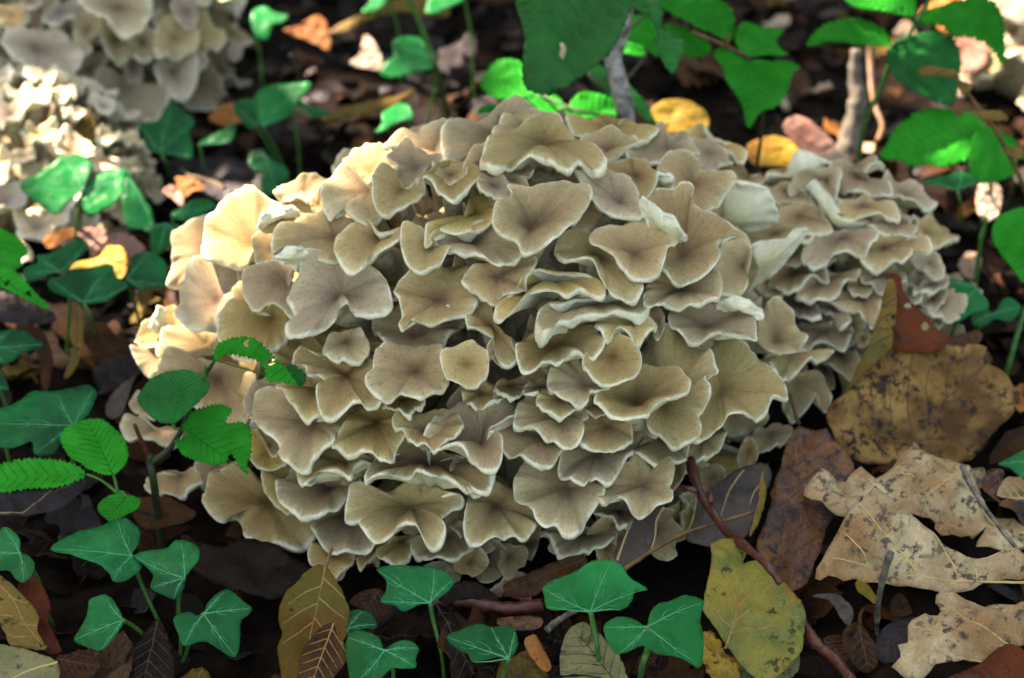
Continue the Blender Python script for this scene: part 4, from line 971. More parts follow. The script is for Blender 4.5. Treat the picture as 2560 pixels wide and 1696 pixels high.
for (o_, b_, t_, y_, n_, m_) in (
    ('980,-20 1200,-60 1380,-20 1500,60 1545,180 1530,280 1400,240 1250,190 1120,120 1050,60', '985,-20', '1540,260', 1.08, (.1, -.7), 'beech'),
    ('750,220 780,130 860,120 960,150 1000,230 1015,330 1000,390 900,320 760,280', '750,230', '1010,370', 1.06, (.1, -.7), 'beech'),
    ('1040,180 1120,180 1250,220 1360,290 1380,350 1300,400 1180,390 1090,300', '1042,190', '1378,345', 1.07, (.1, -.7), 'beech'),
    ('740,300 820,280 900,310 920,370 860,390 770,370', '742,310', '918,370', 1.12, (.1, -.5), 'beech'),
    ('380,830 370,760 320,680 200,640 100,640 110,700 200,780 300,830', '375,815', '100,645', 1.06, (-.1, -.5), 'beech'),
    ('380,800 420,700 500,650 620,670 740,710 745,800 640,850 480,860', '380,835', '742,740', 1.05, (.1, -.5), 'beech'),
    ('180,640 100,480 0,430 -120,440 -220,560 -180,640 -100,700 60,690', '180,650', '-218,580', 1.08, (-.1, -.6), 'beech'),
    ('500,480 580,450 680,510 730,600 720,680 620,620 540,560', '500,490', '722,670', 1.04, (.1, -.6), 'beech_dark'),
    ('790,580 860,640 930,720 1000,870 900,820 830,720', '790,590', '1000,868', 1.04, (.2, -.6), 'beech_dark'),
    ('-250,760 -180,735 -90,730 -60,770 -140,790 -230,790', '-60,760', '-245,770', 1.10, (0, -.5), 'beech')):
    b = horn_leaf(r, 'U', o_, b_, t_, y=y_, n=n_, mat=m_, pin=8)
    k = min(tp, key=lambda q: (q-b).length)
    stem(r, [b, b.lerp(k, .5)-Vector((0, 0, .004)), k], .0009, .0011, 'stem_dark', 'twig')
s_ = empty('slug', at_y('U', (345, 390), .928), 'small tan slug on the big wet dark leaf', 'slug')
pp = [at_y('U', q, .9225+i*.0004) for i, q in enumerate(((340, 300), (355, 340), (345, 380), (335, 420), (350, 455), (358, 478)))]
V, F = tube([Vector(p) for p in crs([tuple(p) for p in pp], 4)], [.0007+.0014*math.sin(math.pi*min(1, (i+1)/19))**.7 for i in range(21)], 10)
mesh('body', [tuple(v-s_.location) for v in V], F, M['slug'], s_)

# twig with toothed leaves to its right
r = empty('hornbeam_seedling', gfoot(Vector((.33, 1.06, 0))), 'leaning shoot with a drooping toothed leaf on a brown twig beside the sapling', 'seedling')
YA = 1.04
q = [at_y('U', p, YA) for p in ((1690, 1200), (1740, 780), (1700, 520), (1640, 400))]
r.location = gfoot(Vector((q[0].x, q[0].y+.01, 0)))
stem(r, [r.location-Vector((0, 0, .01)), Vector((q[0].x, q[0].y, .05))]+q, .0016, .0010, 'stem_dark')
stem(r, [at_y('U', (1640, 400), YA), at_y('U', (1480, 320), YA), at_y('U', (1250, 220), YA)], .0013, .0010, 'twig_straw', 'twig')
stem(r, [at_y('U', (1485, 320), YA), at_y('U', (1490, 280), YA-.002), at_y('U', (1488, 225), YA-.002)], .0022, .0003, 'twig_straw', 'bud')
horn_leaf(r, 'U', '1620,400 1500,350 1420,345 1390,400 1450,480 1480,580 1540,660 1600,750 1640,890 1720,780 1830,750 1900,640 1930,530 1985,490 1900,440 1750,430', '1620,402', '1640,888', y=YA-.01, n=(.1, -1.0), pin=9, fold=.14)
horn_leaf(r, 'U', '1640,395 1560,330 1545,240 1600,170 1720,190 1880,200 1830,270 1850,340 1910,390 1760,395', '1640,396', '1905,215', y=YA+.02, n=(.1, -.6), pin=7)
# tall shoot beyond the small clump
r = empty('hornbeam_seedling', gfoot(Vector((.27, 1.06, 0))), 'tall green shoot carrying four toothed leaves above the grey mushroom clump', 'seedling')
YB = 1.06
q = [at_y('E', p, YB) for p in ((620, 1140), (650, 960), (700, 780), (770, 640), (850, 430), (960, 280), (1020, 160), (1100, 40), (1130, -80))]
r.location = gfoot(Vector((q[0].x-.002, q[0].y+.01, 0)))
stem(r, [r.location-Vector((0, 0, .01)), Vector((q[0].x, q[0].y, .05))]+q, .0022, .0013, 'stem_green')
for (o_, b_, t_, y_, n_, f_) in (
    ('1000,120 900,110 780,85 640,70 560,20 540,-40 700,-70 880,-60 1000,-20 1030,60', '1005,118', '545,-35', YB, (0, -.6), .1),
    ('1015,160 1060,100 1180,50 1330,15 1480,20 1580,80 1630,180 1640,280 1648,440 1560,360 1480,300 1380,265 1300,270 1200,200 1090,180', '1015,160', '1648,438', YB, (.1, -.8), .12),
    ('860,310 800,240 700,200 600,175 470,190 340,225 268,300 400,290 520,300 640,310 740,318', '860,312', '268,300', YB-.01, (0, -.25), .25),
    ('850,310 820,380 840,500 900,580 1000,640 1120,690 1270,735 1310,640 1330,480 1320,380 1260,280 1150,228 1000,245', '852,315', '1270,732', YB-.015, (.1, -.9), .06)):
    b = horn_leaf(r, 'E', o_, b_, t_, y=y_, n=n_, fold=f_, pin=10, mat='beech_dark' if f_ < .1 else 'beech', holes='880,85 930,75' if y_ == YB and b_.startswith('1005') else '')
    k = min(q, key=lambda v: (v-b).length)
    stem(r, [b, b.lerp(k, .5), k], .0009, .0011, 'stem_dark', 'petiole')
# orange stalk with withered leaves at its tip
r = empty('withered_shoot', (.4, 1.0, 0), 'ochre leaning stalk with small withered brown leaves crossing green toothed leaves', 'seedling')
YC = .97
q = [at_y('E', p, YC) for p in ((1320, 560), (1400, 670), (1470, 760), (1540, 850), (1640, 1020), (1773, 1300), (1850, 1560))]
r.location = gfoot(Vector((q[-1].x+.02, q[-1].y, 0)))
stem(r, q+[r.location-Vector((0, 0, .01))], .0011, .0018, 'twig_straw')
for o_, b_, t_ in (('1040,490 1100,465 1200,480 1290,510 1325,560 1250,540 1150,535 1060,525', '1322,558', '1042,492'),
                   ('1410,790 1500,770 1600,780 1665,830 1600,850 1520,830', '1415,790', '1662,830'),
                   ('1315,560 1380,580 1410,610 1370,660 1325,640', '1318,562', '1375,655'),
                   ('1615,1040 1690,1020 1780,1050 1800,1100 1720,1110 1640,1080', '1618,1042', '1798,1095')):
    P = pts(o_); cen = tuple(np.array(P).mean(0)); O, N = plane_of('E', cen, (.1, -.9), y=YC-.004)
    leaf(r, r.location, O, N, proj('E', P, O, N), proj('E', b_, O, N)[0], proj('E', t_, O, N)[0], M['olive'], M['vein_dark'], 'pin', pin=6, wav=.12, fold=.3, pleat=.05, vw=.0004, res=10)
# leaves behind it
r = empty('hornbeam_seedling', gfoot(Vector((.45, 1.08, 0))), 'broad pleated toothed leaves with torn edge behind the ochre stalk', 'seedling')
b1 = horn_leaf(r, 'E', '1520,900 1450,820 1370,770 1310,830 1290,775 1150,765 1000,810 880,900 820,1000 780,1080 900,1100 1000,1160 1100,1150 1200,1180 1280,1150 1400,1100 1480,1000', '1520,905', '782,1080', y=1.02, n=(-.1, -.7), pin=11, pleat=.02)
b2 = horn_leaf(r, 'E', '1640,930 1720,980 1715,1150 1700,1220 1580,1260 1440,1255 1390,1150 1400,1020 1430,930 1530,890', '1630,925', '1440,1250', y=1.0, n=(0, -.7), pin=9, pleat=.02)
r.location = Vector(r.location)
for p_ in ((1540, 1260), (1690, 1240)):
    a = at_y('E', p_, 1.01); f = at_z('E', (p_[0]-90, p_[1]+320), 0)
    stem(r, [b2 if p_[0] > 1600 else b1, a, a.lerp(f, .5)+Vector((.003, 0, .004)), f-Vector((0, 0, .01))], .0009, .0016, 'stem_dark')
# large pleated leaf at the margin
r = empty('hornbeam_seedling', gfoot(Vector((.5, .92, 0))), 'single large bright pleated leaf hanging over dim ivy beside a bent yellowish stalk', 'seedling')
b1 = horn_leaf(r, 'F', '1950,-120 1800,-130 1680,-100 1580,-40 1545,60 1570,150 1640,240 1700,300 1790,400 1860,300 1950,120', '1950,-110', '1780,398', y=.88, n=(-.2, -.9), pin=10, pleat=.025)
stem(r, [b1, at_y('F', (1900, 200), .89), at_y('F', (1773, 600), .88), at_y('F', (1670, 950), .87), gfoot(at_y('F', (1640, 1060), .87))-Vector((0, 0, .01))], .0010, .0022, 'stem_green')
r = empty('arching_stem', gfoot(at_z('T', (1340, 700), 0)), 'slender green stem leaning among litter behind the ivy leaf', 'stem')
stem(r, [r.location-Vector((0, 0, .01)), at_y('T', (1250, 490), 1.17), at_y('T', (1205, 350), 1.17), at_y('T', (1130, 150), 1.17), at_y('T', (1060, 0), 1.17), at_y('T', (1020, -120), 1.17)], .0026, .0018, 'stem_green')
r = empty('arching_stem', gfoot(at_z('F', (1430, 430), 0)), 'thin bent green stalk in the shade beyond the grey clump', 'stem')
stem(r, [r.location-Vector((0, 0, .01)), at_y('F', (1445, 330), .98), at_y('F', (1470, 120), .98), at_y('F', (1500, 0), .98), at_y('F', (1515, -60), .98)], .0016, .0012, 'stem_green')

# ------------------------------------------------------------------ fallen leaves, each one a thing
def dead(name, label, reg, outline, base, tip, mat, z=None, y=None, n=(0, -.15), veins='', pin=0, vmat='vein_dark', wav=.06, wsc=2.6, fold=.0, curl=.0, cup=.0, pet=None, vw=.0007, holes='', cat='fallen leaf', hr=.0014, pleat=0.0, petmat=None):
    P = pts(outline); cen = tuple(np.array(P).mean(0)); O, N = plane_of(reg, cen, n, z, y)
    b = proj(reg, base, O, N)[0]
    vs_ = [proj(reg, v, O, N) for v in veins.split(';')] if veins else None
    ob = leaf(None, b, O, N, proj(reg, P, O, N), b, proj(reg, tip, O, N)[0], M[mat], M[vmat], 'pin' if pin else 'none', pin=pin or 8,
              veins=vs_, wav=wav, wsc=wsc, fold=fold, curl=curl, cup=cup, name=name, vw=vw, res=22, holes=[(proj(reg, [h], O, N)[0], hr) for h in pts(holes)] if holes else (), pleat=pleat)
    ob.location = b
    tag(ob, label, cat)
    if pet:
        pth = [b] + [at_plane(reg, q, b, (N+Vector((0, -.2, .2))).normalized()) for q in pts(pet)]
        path = [Vector(p) for p in crs([tuple(p) for p in pth], 4)]
        V, F = tube(path, [.0011-.0003*i/len(path) for i in range(len(path))], 7, .05)
        mesh('petiole', [tuple(v-b) for v in V], F, M[petmat or vmat], ob)
    return ob

# the big speckled leaf with its rolled-up tip is one leaf in three folds
sp = empty('curled_dead_leaf', gfoot(at_y('F', (1100, 1500), .79)), 'big ochre dead leaf with black speckles, its folded tip standing against the mound', 'fallen leaf')
def fold_part(reg, outline, base, tip, mat, y, n, veins, vmat='vein_dark', name='blade', wav=.03, holes='', curl=0.0):
    P = pts(outline); cen = tuple(np.array(P).mean(0)); O, N = plane_of(reg, cen, n, y=y)
    return leaf(sp, sp.location, O, N, proj(reg, P, O, N), proj(reg, base, O, N)[0], proj(reg, tip, O, N)[0], M[mat], M[vmat], 'none',
         veins=[proj(reg, v, O, N) for v in veins.split(';')] if veins else None, wav=wav, name=name, vw=.0008, res=26, curl=curl, holes=[(proj(reg, [h], O, N)[0], .0021) for h in pts(holes)] if holes else ())
fold_part('F', '880,820 1000,845 1120,860 1220,825 1300,830 1450,820 1510,860 1480,950 1600,975 1690,1080 1710,1180 1695,1300 1650,1350 1560,1430 1450,1568 1350,1640 1000,1660 700,1640 520,1580 430,1400 410,1290 450,1210 520,1170 640,1030 760,920',
    '1500,960', '930,1600', 'speckled', .800, (.15, -.75),
    '1520,950 1350,1090 1200,1230 1080,1380 930,1600;1110,1330 1095,1100 1160,850;1000,1450 965,1200 990,860;1240,1190 1235,1020 1300,850;1350,1085 1360,980 1430,840;1130,1340 1400,1310 1690,1230;1000,1490 1300,1460 1560,1390;1230,1215 1450,1180 1690,1110;900,1590 840,1250 850,950;800,1600 730,1300 700,1060', wav=.035)
fold_part('F', '815,400 860,350 890,460 890,610 860,760 860,830 760,920 640,1040 520,1175 600,1010 690,830 740,700 780,550', '860,360', '530,1165', 'olive', .812, (-.5, -1.2), '865,600 790,640 740,720;860,750 770,800 700,850;880,500 820,540 790,560', name='folded_flap', wav=.04)
fold_part('F', '815,345 870,322 920,350 930,430 965,500 1050,570 1130,660 1200,740 1265,790 1200,850 1120,880 1000,880 870,830 890,610 885,470', '1100,860', '870,325', 'red_brown', .826, (.1, -1.3), '960,500 900,560;1060,580 890,690;1170,700 1000,760 880,800;1240,790 1100,810 960,840', name='folded_tip', holes='965,555 1085,690')
dead('wet_dead_leaf', 'wet glossy brown dead leaf with black blotches and upright stalk below the speckled leaf', 'F',
     '215,1370 330,1430 420,1460 490,1560 590,1700 540,1800 480,1900 420,2040 370,2200 300,2400 230,2480 130,2500 20,2400 -60,2300 -80,2200 -20,2050 40,1800 90,1650 110,1568 160,1450',
     '215,1370', '180,2480', 'wet_brown', z=.030, n=(.05, -.45), veins='215,1370 218,1570 210,1800 200,2000 180,2480;215,1640 300,1560 400,1500;212,1800 330,1700 470,1640;207,1950 320,1850 450,1800;200,2100 300,2020 400,1990;213,1700 130,1750 60,1800;208,1850 120,1930 30,1990;202,2000 110,2100 10,2170;195,2180 100,2280 20,2330;192,2250 280,2200 350,2170', wav=.07, fold=.18, pet='190,1300 150,1160', petmat='vein_dark')
dead('oak_leaf', 'pale tan lobed oak leaf with dark mould spots lying beneath the thin dry twig', 'S',
     '300,170 380,140 470,175 560,200 580,150 660,135 760,150 860,130 900,60 960,45 990,0 1060,-10 1110,50 1200,90 1320,170 1400,250 1500,310 1600,400 1700,500 1779,600 1790,690 1700,700 1540,690 1440,650 1520,540 1500,540 1400,590 1200,600 1150,540 1140,465 1000,478 860,420 700,280 600,400 540,430 420,390 360,320 300,240',
     '1790,640', '310,190', 'oak_pale', z=.032, n=(.25, -.10), vmat='vein_yellow', veins='1790,640 1500,430 1240,270 1000,230 760,160;1240,280 1120,320 1000,370;1400,350 1300,420 1180,560;1000,230 900,190 880,120;760,300 600,300 480,270 380,190;1240,270 1200,150 1100,60', wav=.12, wsc=3.2, vw=.0009, curl=-.1)
dead('oak_leaf', 'pale grey-tan oak leaf with yellow midrib running into a long stalk', 'S',
     '735,260 830,340 900,400 1000,470 1120,560 1230,660 1380,730 1440,740 1560,710 1640,670 1720,680 1790,720 1800,880 1700,890 1500,910 1400,980 1200,990 1000,960 860,930 700,910 590,880 500,900 470,850 400,870 330,915 325,880 380,740 440,630 500,520 600,400 680,330',
     '1790,900', '340,800', 'oak_pale', z=.046, n=(-.12, -.75), vmat='vein_yellow', veins='1900,900 1700,908 1400,905 1100,890 1000,850 850,820 600,770 400,735;1020,850 900,690 720,510 630,390;1320,880 1280,760 1200,640 1100,560;700,800 660,720 500,560;1450,880 1440,800 1390,730', wav=.09, wsc=2.8, vw=.0011, fold=.16)
dead('oak_leaf', 'pale oak leaf with rounded lobes and an orange blotch above the dark red leaf', 'S',
     '1180,950 1230,915 1300,930 1420,990 1500,1050 1600,1040 1720,1070 1800,1060 1840,1300 1700,1350 1600,1360 1480,1440 1300,1460 1150,1500 1060,1568 950,1530 870,1500 870,1460 930,1390 900,1370 910,1330 980,1290 970,1220 1000,1160 1090,1130 1190,1120 1200,1050',
     '1840,1200', '900,1450', 'oak_pale', z=.045, n=(-.1, -.5), vmat='vein_yellow', veins='1840,1430 1600,1445 1400,1440 1100,1430 900,1480;1690,1350 1500,1230 1400,1180 1250,1010;1350,1380 1150,1250 1010,1200', wav=.11, wsc=3, cup=-.4, vw=.0008)
dead('yellow_green_leaf', 'large decaying leaf mottled yellow, green and orange beside the wet brown leaf', 'R',
     '1370,665 1470,620 1580,605 1640,680 1600,780 1700,760 1800,860 1850,900 1930,1000 2010,1140 2020,1250 1990,1420 1880,1540 1750,1620 1620,1540 1540,1420 1480,1330 1400,1220 1320,1120 1330,1010 1360,880 1385,760',
     '1480,1370', '1600,620', 'yellow_green', z=.030, n=(.05, -.5), vmat='vein_orange', veins='1480,1370 1550,1150 1560,1000 1580,820 1590,640;1558,1010 1500,900 1440,780;1560,1080 1680,960 1800,880;1545,1180 1700,1080 1900,1010;1520,1260 1700,1240 1980,1180;1555,1080 1450,1020 1390,900;1530,1230 1430,1150 1350,1040', wav=.08, wsc=3, fold=.2, pleat=.0, vw=.0009)
dead('dry_leaf_shreds', 'torn yellow leaf shreds below the mottled leaf', 'R', '1330,1240 1400,1270 1480,1380 1560,1440 1580,1568 1480,1620 1380,1600 1340,1480 1290,1400 1330,1350', '1340,1250', '1500,1600', 'yellow', z=.016, n=(.1, -.3), wav=.14, wsc=5, pin=6, vmat='vein_orange')
dead('grey_green_leaf', 'dark olive leaf underneath the mottled leaf', 'R', '1560,1420 1700,1380 1900,1300 2000,1400 1950,1568 1700,1650 1480,1640 1420,1568', '2000,1300', '1450,1600', 'grey_green', z=.010, n=(0, -.2), pin=7, wav=.05)
dead('fading_leaf', 'upright olive and rust fallen leaf with short stalk beside two ivy leaves', 'Q',
     '485,790 400,800 300,890 210,980 170,1080 160,1180 190,1270 150,1350 165,1450 200,1600 420,1640 560,1520 630,1420 610,1340 640,1240 655,1130 630,1030 560,890',
     '485,790', '330,1610', 'olive_orange', z=.026, n=(-.05, -.8), vmat='vein_orange', veins='485,790 450,960 415,1130 370,1300 330,1600;455,930 340,980 230,1060;430,1050 320,1110 190,1190;400,1180 300,1250 190,1330;465,870 560,960 620,1020;440,1010 540,1100 640,1170;410,1150 500,1260 610,1330', wav=.05, fold=.16, pet='500,740 530,665', petmat='twig_straw')
dead('brown_leaf_scrap', 'translucent amber leaf scrap lying over the olive and rust leaf', 'Q', '400,1270 470,1200 540,1180 560,1260 620,1380 635,1440 560,1540 470,1620 300,1620 310,1400', '540,1185', '380,1620', 'brown', z=.036, n=(.1, -.8), wav=.06, pin=6, vmat='vein_orange')
dead('grey_leaf', 'flat slate-grey dead leaf with pale veins propped against the foot of the mound', 'R', '700,720 760,600 830,500 900,400 960,345 1060,375 1020,450 1000,540 980,650 940,720 850,770 780,790', '780,790', '960,350', 'grey', z=.028, n=(-.2, -.6), vmat='cap' if False else 'vein_yellow', veins='730,750 790,580 830,500;1055,380 1005,470 995,580 970,670', wav=.02, vw=.0011)
dead('grey_leaf', 'grey-brown decayed leaf with pale curved veins under the red twig', 'R', '1280,330 1400,240 1500,160 1640,90 1779,80 1800,200 1730,330 1700,450 1640,560 1560,620 1400,660 1280,640 1200,600 1230,540 1260,430', '1260,640', '1779,90', 'grey', z=.022, n=(0, -.4), vmat='vein_yellow', veins='1610,130 1540,220 1500,290 1470,380 1450,440;1720,230 1680,290 1650,370;1280,330 1260,450 1225,550', wav=.035, vw=.0008)
dead('yellow_leaf_sliver', 'twisted yellow sliver along the edge of the wet brown leaf', 'R', '1790,60 1750,150 1765,300 1745,400 1695,520 1640,590 1680,450 1715,300 1725,180', '1790,60', '1640,590', 'olive', z=.042, n=(.3, -.6), wav=.04)
dead('slate_leaf', 'dark slate leaf with wet sheen beneath the rounded oak leaf', 'S', '750,1300 830,1200 1000,1140 1080,1180 1020,1290 960,1360 920,1440 780,1450', '1060,1170', '760,1420', 'slate', z=.012, n=(0, -.3), pin=5, wav=.04)
dead('curled_leaf', 'thin purplish curled leaf below the grey-tan oak leaf', 'S', '310,1000 380,980 500,1000 590,1100 570,1200 520,1180 470,1080 400,1020', '590,1150', '312,1000', 'grey', z=.024, n=(.1, -.8), wav=.08, fold=.2)
dead('curled_leaf', 'crumpled russet leaf with short stub beside the dry upright twig', 'S', '520,1250 600,1180 650,1200 700,1250 770,1420 700,1530 620,1500 540,1400', '640,1200', '690,1520', 'brown', z=.024, n=(.1, -.9), wav=.12, pin=5, pet='640,1130 665,1080', petmat='brown')
dead('curled_leaf', 'small bent brown leaf behind crumpled russet leaf', 'S', '380,1300 430,1270 500,1270 560,1310 560,1430 500,1460 420,1400', '390,1310', '550,1440', 'brown', z=.018, n=(-.2, -.8), wav=.1, pin=5)
dead('curled_leaf', 'amber leaf edge glowing under the grey-tan oak leaf', 'S', '610,900 660,880 720,950 760,1020 740,1050 680,1000 620,960', '615,900', '750,1040', 'yellow', z=.022, n=(0, -.6), wav=.08)
dead('curled_leaf', 'small rust leaf standing in the dark gap between oak leaves', 'S', '850,1040 900,980 950,1000 1000,1110 930,1140 860,1120', '900,985', '930,1140', 'brown', z=.020, n=(0, -.9), wav=.1)
dead('curled_leaf', 'grey leaf end beside the thin dry twig', 'S', '1340,160 1420,110 1500,110 1510,190 1490,240 1400,250', '1345,160', '1500,200', 'oak_pale', z=.030, n=(0, -.4), wav=.06)
dead('curled_leaf', 'rolled chestnut leaf among oak leaves', 'S', '1480,220 1540,120 1640,130 1625,240 1580,280 1620,350 1540,300', '1640,140', '1500,230', 'wet_brown', z=.034, n=(-.2, -.9), wav=.1)
dead('oak_leaf', 'curled pale oak leaf with brown hollow beside half hidden ivy', 'S', '1590,300 1640,190 1700,165 1790,200 1850,330 1779,350 1700,320', '1850,330', '1595,300', 'oak_pale', z=.040, n=(0, -.6), wav=.08, pin=4, vmat='vein_yellow')
dead('brown_leaf', 'brown cupped leaf under the curled pale oak leaf', 'S', '1600,360 1700,310 1790,330 1830,450 1779,520 1700,400', '1830,480', '1605,350', 'wet_brown', z=.026, n=(-.1, -.6), wav=.08)
dead('dark_red_leaf', 'dark red-brown leaf beneath the rounded oak leaf', 'S', '1250,1600 1400,1500 1500,1450 1640,1340 1790,1380 1850,1620', '1850,1600', '1300,1560', 'red_brown', z=.055, n=(0, -.3), wav=.05, pin=6)
dead('ribbed_leaf', 'crumpled olive ribbed leaf behind the bright ivy stalk', 'R', '380,1250 480,1190 560,1220 640,1300 740,1400 790,1530 780,1640 420,1640 330,1480', '760,1640', '430,1230', 'grey_green', z=.018, n=(-.1, -.6), wav=.08, pin=6, pleat=.05)
dead('ribbed_leaf', 'rolled orange leaf stub beside the crumpled ribbed leaf', 'R', '85,1310 170,1255 220,1330 275,1480 230,1520 150,1440', '100,1300', '255,1510', 'orange', z=.022, n=(.3, -.7), wav=.05, cup=-1.5)
dead('ribbed_leaf', 'mottled yellow-brown leaf beneath the rolled orange stub', 'R', '-80,1440 0,1420 100,1380 200,1480 280,1640 -80,1660', '-60,1640', '180,1430', 'olive', z=.012, n=(0, -.4), wav=.1, pin=6)
dead('brown_leaf', 'veined brown leaf leaning on the foot of the mound behind blue-green ivy', 'R', '-60,920 100,850 300,760 460,710 530,760 400,860 250,930 140,1000 -20,1000', '500,740', '-50,960', 'brown', z=.018, n=(0, -.5), wav=.04, pin=7)
dead('brown_leaf', 'glossy amber leaf roll under blue-green ivy', 'R', '-100,1150 0,1130 120,1130 210,1150 200,1210 100,1230 -80,1230', '200,1180', '-90,1190', 'wet_brown', z=.014, n=(0, -.4), wav=.05, cup=-1.2)
dead('brown_leaf', 'brown leaf with one dark rib behind the glossy stalked ivy', 'Q', '650,1040 740,960 860,945 900,1000 950,1080 840,1170 760,1100', '860,950', '760,1100', 'brown', z=.014, n=(0, -.4), wav=.05, pin=4)
dead('dark_leaf', 'dark rolled leaf rim at the foot of the mound right of stalked ivy', 'Q', '1270,1010 1400,900 1540,900 1680,1010 1640,1060 1480,1010 1330,1050', '1280,1020', '1660,1040', 'dark_brown', z=.016, n=(0, -.6), wav=.05)
dead('dark_leaf', 'large dark brown leaf with wavy lit rim under the lower caps', 'Q', '-520,570 -400,620 -280,660 -180,640 -100,600 0,595 130,640 270,730 400,800 300,890 150,1000 -200,950 -450,800', '400,800', '-500,640', 'dark_brown', z=.018, n=(0, -.35), wav=.05)
dead('dark_leaf', 'dark chestnut leaf standing behind the nicked ivy leaf', 'Q', '1240,1060 1330,1100 1420,1200 1400,1300 1500,1450 1650,1600 1380,1620 1340,1400 1290,1250', '1250,1065', '1560,1600', 'dark_brown', z=.014, n=(.2, -.4), wav=.06, pin=6)
dead('yellow_leaf', 'ochre fallen leaf with red-brown back under small dark ivy', 'P', '-40,850 60,900 200,1030 270,1130 260,1250 330,1370 200,1360 70,1340 40,1250 -30,1130', '-40,870', '310,1365', 'olive', z=.030, n=(-.1, -.6), veins='-20,900 100,1030 170,1180 310,1360;60,1000 150,1040 200,1050;90,1140 0,1130 -30,1100;140,1190 230,1200 260,1210;170,1270 100,1280 60,1260', wav=.05, vmat='vein_orange')
dead('red_leaf', 'rust-red leaf edge behind the ochre fallen leaf', 'P', '120,930 230,840 290,920 350,1060 340,1180 430,1380 340,1400 265,1300 220,1130', '230,850', '420,1380', 'red_brown', z=.022, n=(.2, -.7), wav=.06)
dead('grey_green_leaf', 'grey-green leaf with yellow midrib below the ochre leaf', 'P', '-60,1350 100,1350 250,1390 390,1450 410,1568 300,1650 -60,1650', '400,1460', '-50,1640', 'grey_green', z=.022, n=(0, -.4), wav=.03, veins='400,1455 230,1500 80,1568', vmat='vein_yellow', vw=.001)
dead('brown_leaf', 'tan-brown leaf beside the grey-green leaf', 'P', '390,1430 600,1390 700,1480 560,1600 400,1620', '400,1440', '690,1480', 'brown', z=.012, n=(0, -.3), wav=.06, pin=6)
dead('dark_leaf', 'dark red-brown pointed leaf among the creeping ivy', 'P', '880,1420 960,1310 1090,1160 1150,1230 1200,1400 1190,1600 900,1600', '1095,1170', '1000,1600', 'dark_brown', z=.010, n=(0, -.5), wav=.06, pin=5)
dead('slate_leaf', 'blackish wet leaf with pale rib under the low seedling', 'P', '-40,300 150,270 400,260 600,190 560,290 400,390 200,430 -40,430', '-40,430', '590,200', 'slate', z=.020, n=(0, -.3), wav=.04, veins='-20,420 150,410 260,330 360,260', vmat='vein_yellow', vw=.0005)
dead('brown_leaf', 'amber-brown leaf behind the forked seedling stem', 'P', '830,255 950,300 1200,330 1370,430 1250,500 1000,520 920,430', '840,262', '1360,430', 'brown', z=.016, n=(0, -.4), wav=.05)
dead('purple_leaf', 'purplish grey leaf beneath the insect-eaten leaves', 'L', '-40,440 130,500 300,560 390,650 240,690 100,680 -40,620', '-40,520', '380,650', 'slate', z=.016, n=(0, -.3), wav=.07, pin=6)
dead('rust_leaf', 'narrow rust leaf hanging in the dark gap by the ivy', 'L', '100,690 230,690 320,760 370,950 330,1130 290,1100 260,900 200,770', '110,690', '320,1120', 'brown', z=.02, n=(0, -.8), wav=.06)
dead('olive_leaf', 'slim curled olive leaf standing under the fan-veined ivy', 'L', '540,545 575,620 560,900 500,1020 440,1050 500,870 480,750 500,640', '540,545', '450,1045', 'olive', z=.035, n=(-.3, -1.0), wav=.03, veins='535,560 530,750 515,900 460,1030')
dead('spotted_leaf', 'brown spotted leaf in the shadow beside the mound', 'L', '580,640 700,660 820,770 910,800 940,1000 860,1040 700,920 580,800', '580,650', '920,1020', 'brown', z=.010, n=(0, -.3), wav=.06, pin=6)
dead('grey_leaf', 'grey rolled leaf edge near the lowest left caps', 'L', '730,1290 780,1150 900,1060 940,1030 890,1180 850,1290 780,1330', '930,1040', '740,1300', 'grey', z=.014, n=(-.2, -.5), wav=.05, pin=5)
dead('yellow_leaf', 'bright yellow fallen leaf lying between ivy leaves', 'L', '470,300 560,240 680,210 760,130 840,150 880,220 870,330 820,365 770,290 600,290', '475,300', '870,240', 'yellow', z=.022, n=(0, -.4), wav=.06, pin=5, vmat='vein_orange')
dead('pink_leaf', 'pink-brown fallen leaf behind the yellow leaf', 'L', '750,60 830,40 940,90 1010,160 920,210 890,290 870,180 780,130', '760,70', '930,250', 'pink', z=.020, n=(.1, -.5), wav=.05)
dead('pink_leaf', 'crumpled pinkish leaf behind the upright ivy leaf', 'L', '530,50 620,10 740,40 720,130 640,160 600,100', '535,50', '720,100', 'pink', z=.020, n=(0, -.4), wav=.1)
dead('orange_leaf', 'orange curled leaf behind the upright ivy leaf', 'L', '300,90 400,20 500,10 530,60 440,110 340,150', '300,120', '520,30', 'orange', z=.016, n=(0, -.4), wav=.1)
dead('orange_leaf', 'sunlit orange leaf lying behind the ivy group', 'T', '185,210 300,180 420,110 480,150 520,280 500,350 400,300 300,260', '190,210', '500,320', 'orange', z=.03, n=(0, -.6), wav=.06, pin=4)
dead('cream_leaf', 'pale pointed leaf standing upright in the litter near bright ivy', 'T', '650,440 720,370 750,250 800,270 870,400 850,480 740,470', '740,470', '755,255', 'cream', z=.03, n=(0, -.9), wav=.06)
dead('orange_leaf', 'small torn orange leaf on the grey leaf before the mound', 'G', '1215,1235 1330,1235 1420,1300 1330,1330 1270,1360', '1220,1240', '1410,1300', 'orange', z=.03, n=(0, -.5), wav=.08)
dead('pink_leaf', 'small torn pink leaf touching the torn orange one', 'G', '1125,1330 1200,1290 1270,1360 1260,1430 1200,1380', '1130,1330', '1260,1420', 'pink', z=.025, n=(0, -.5), wav=.08)
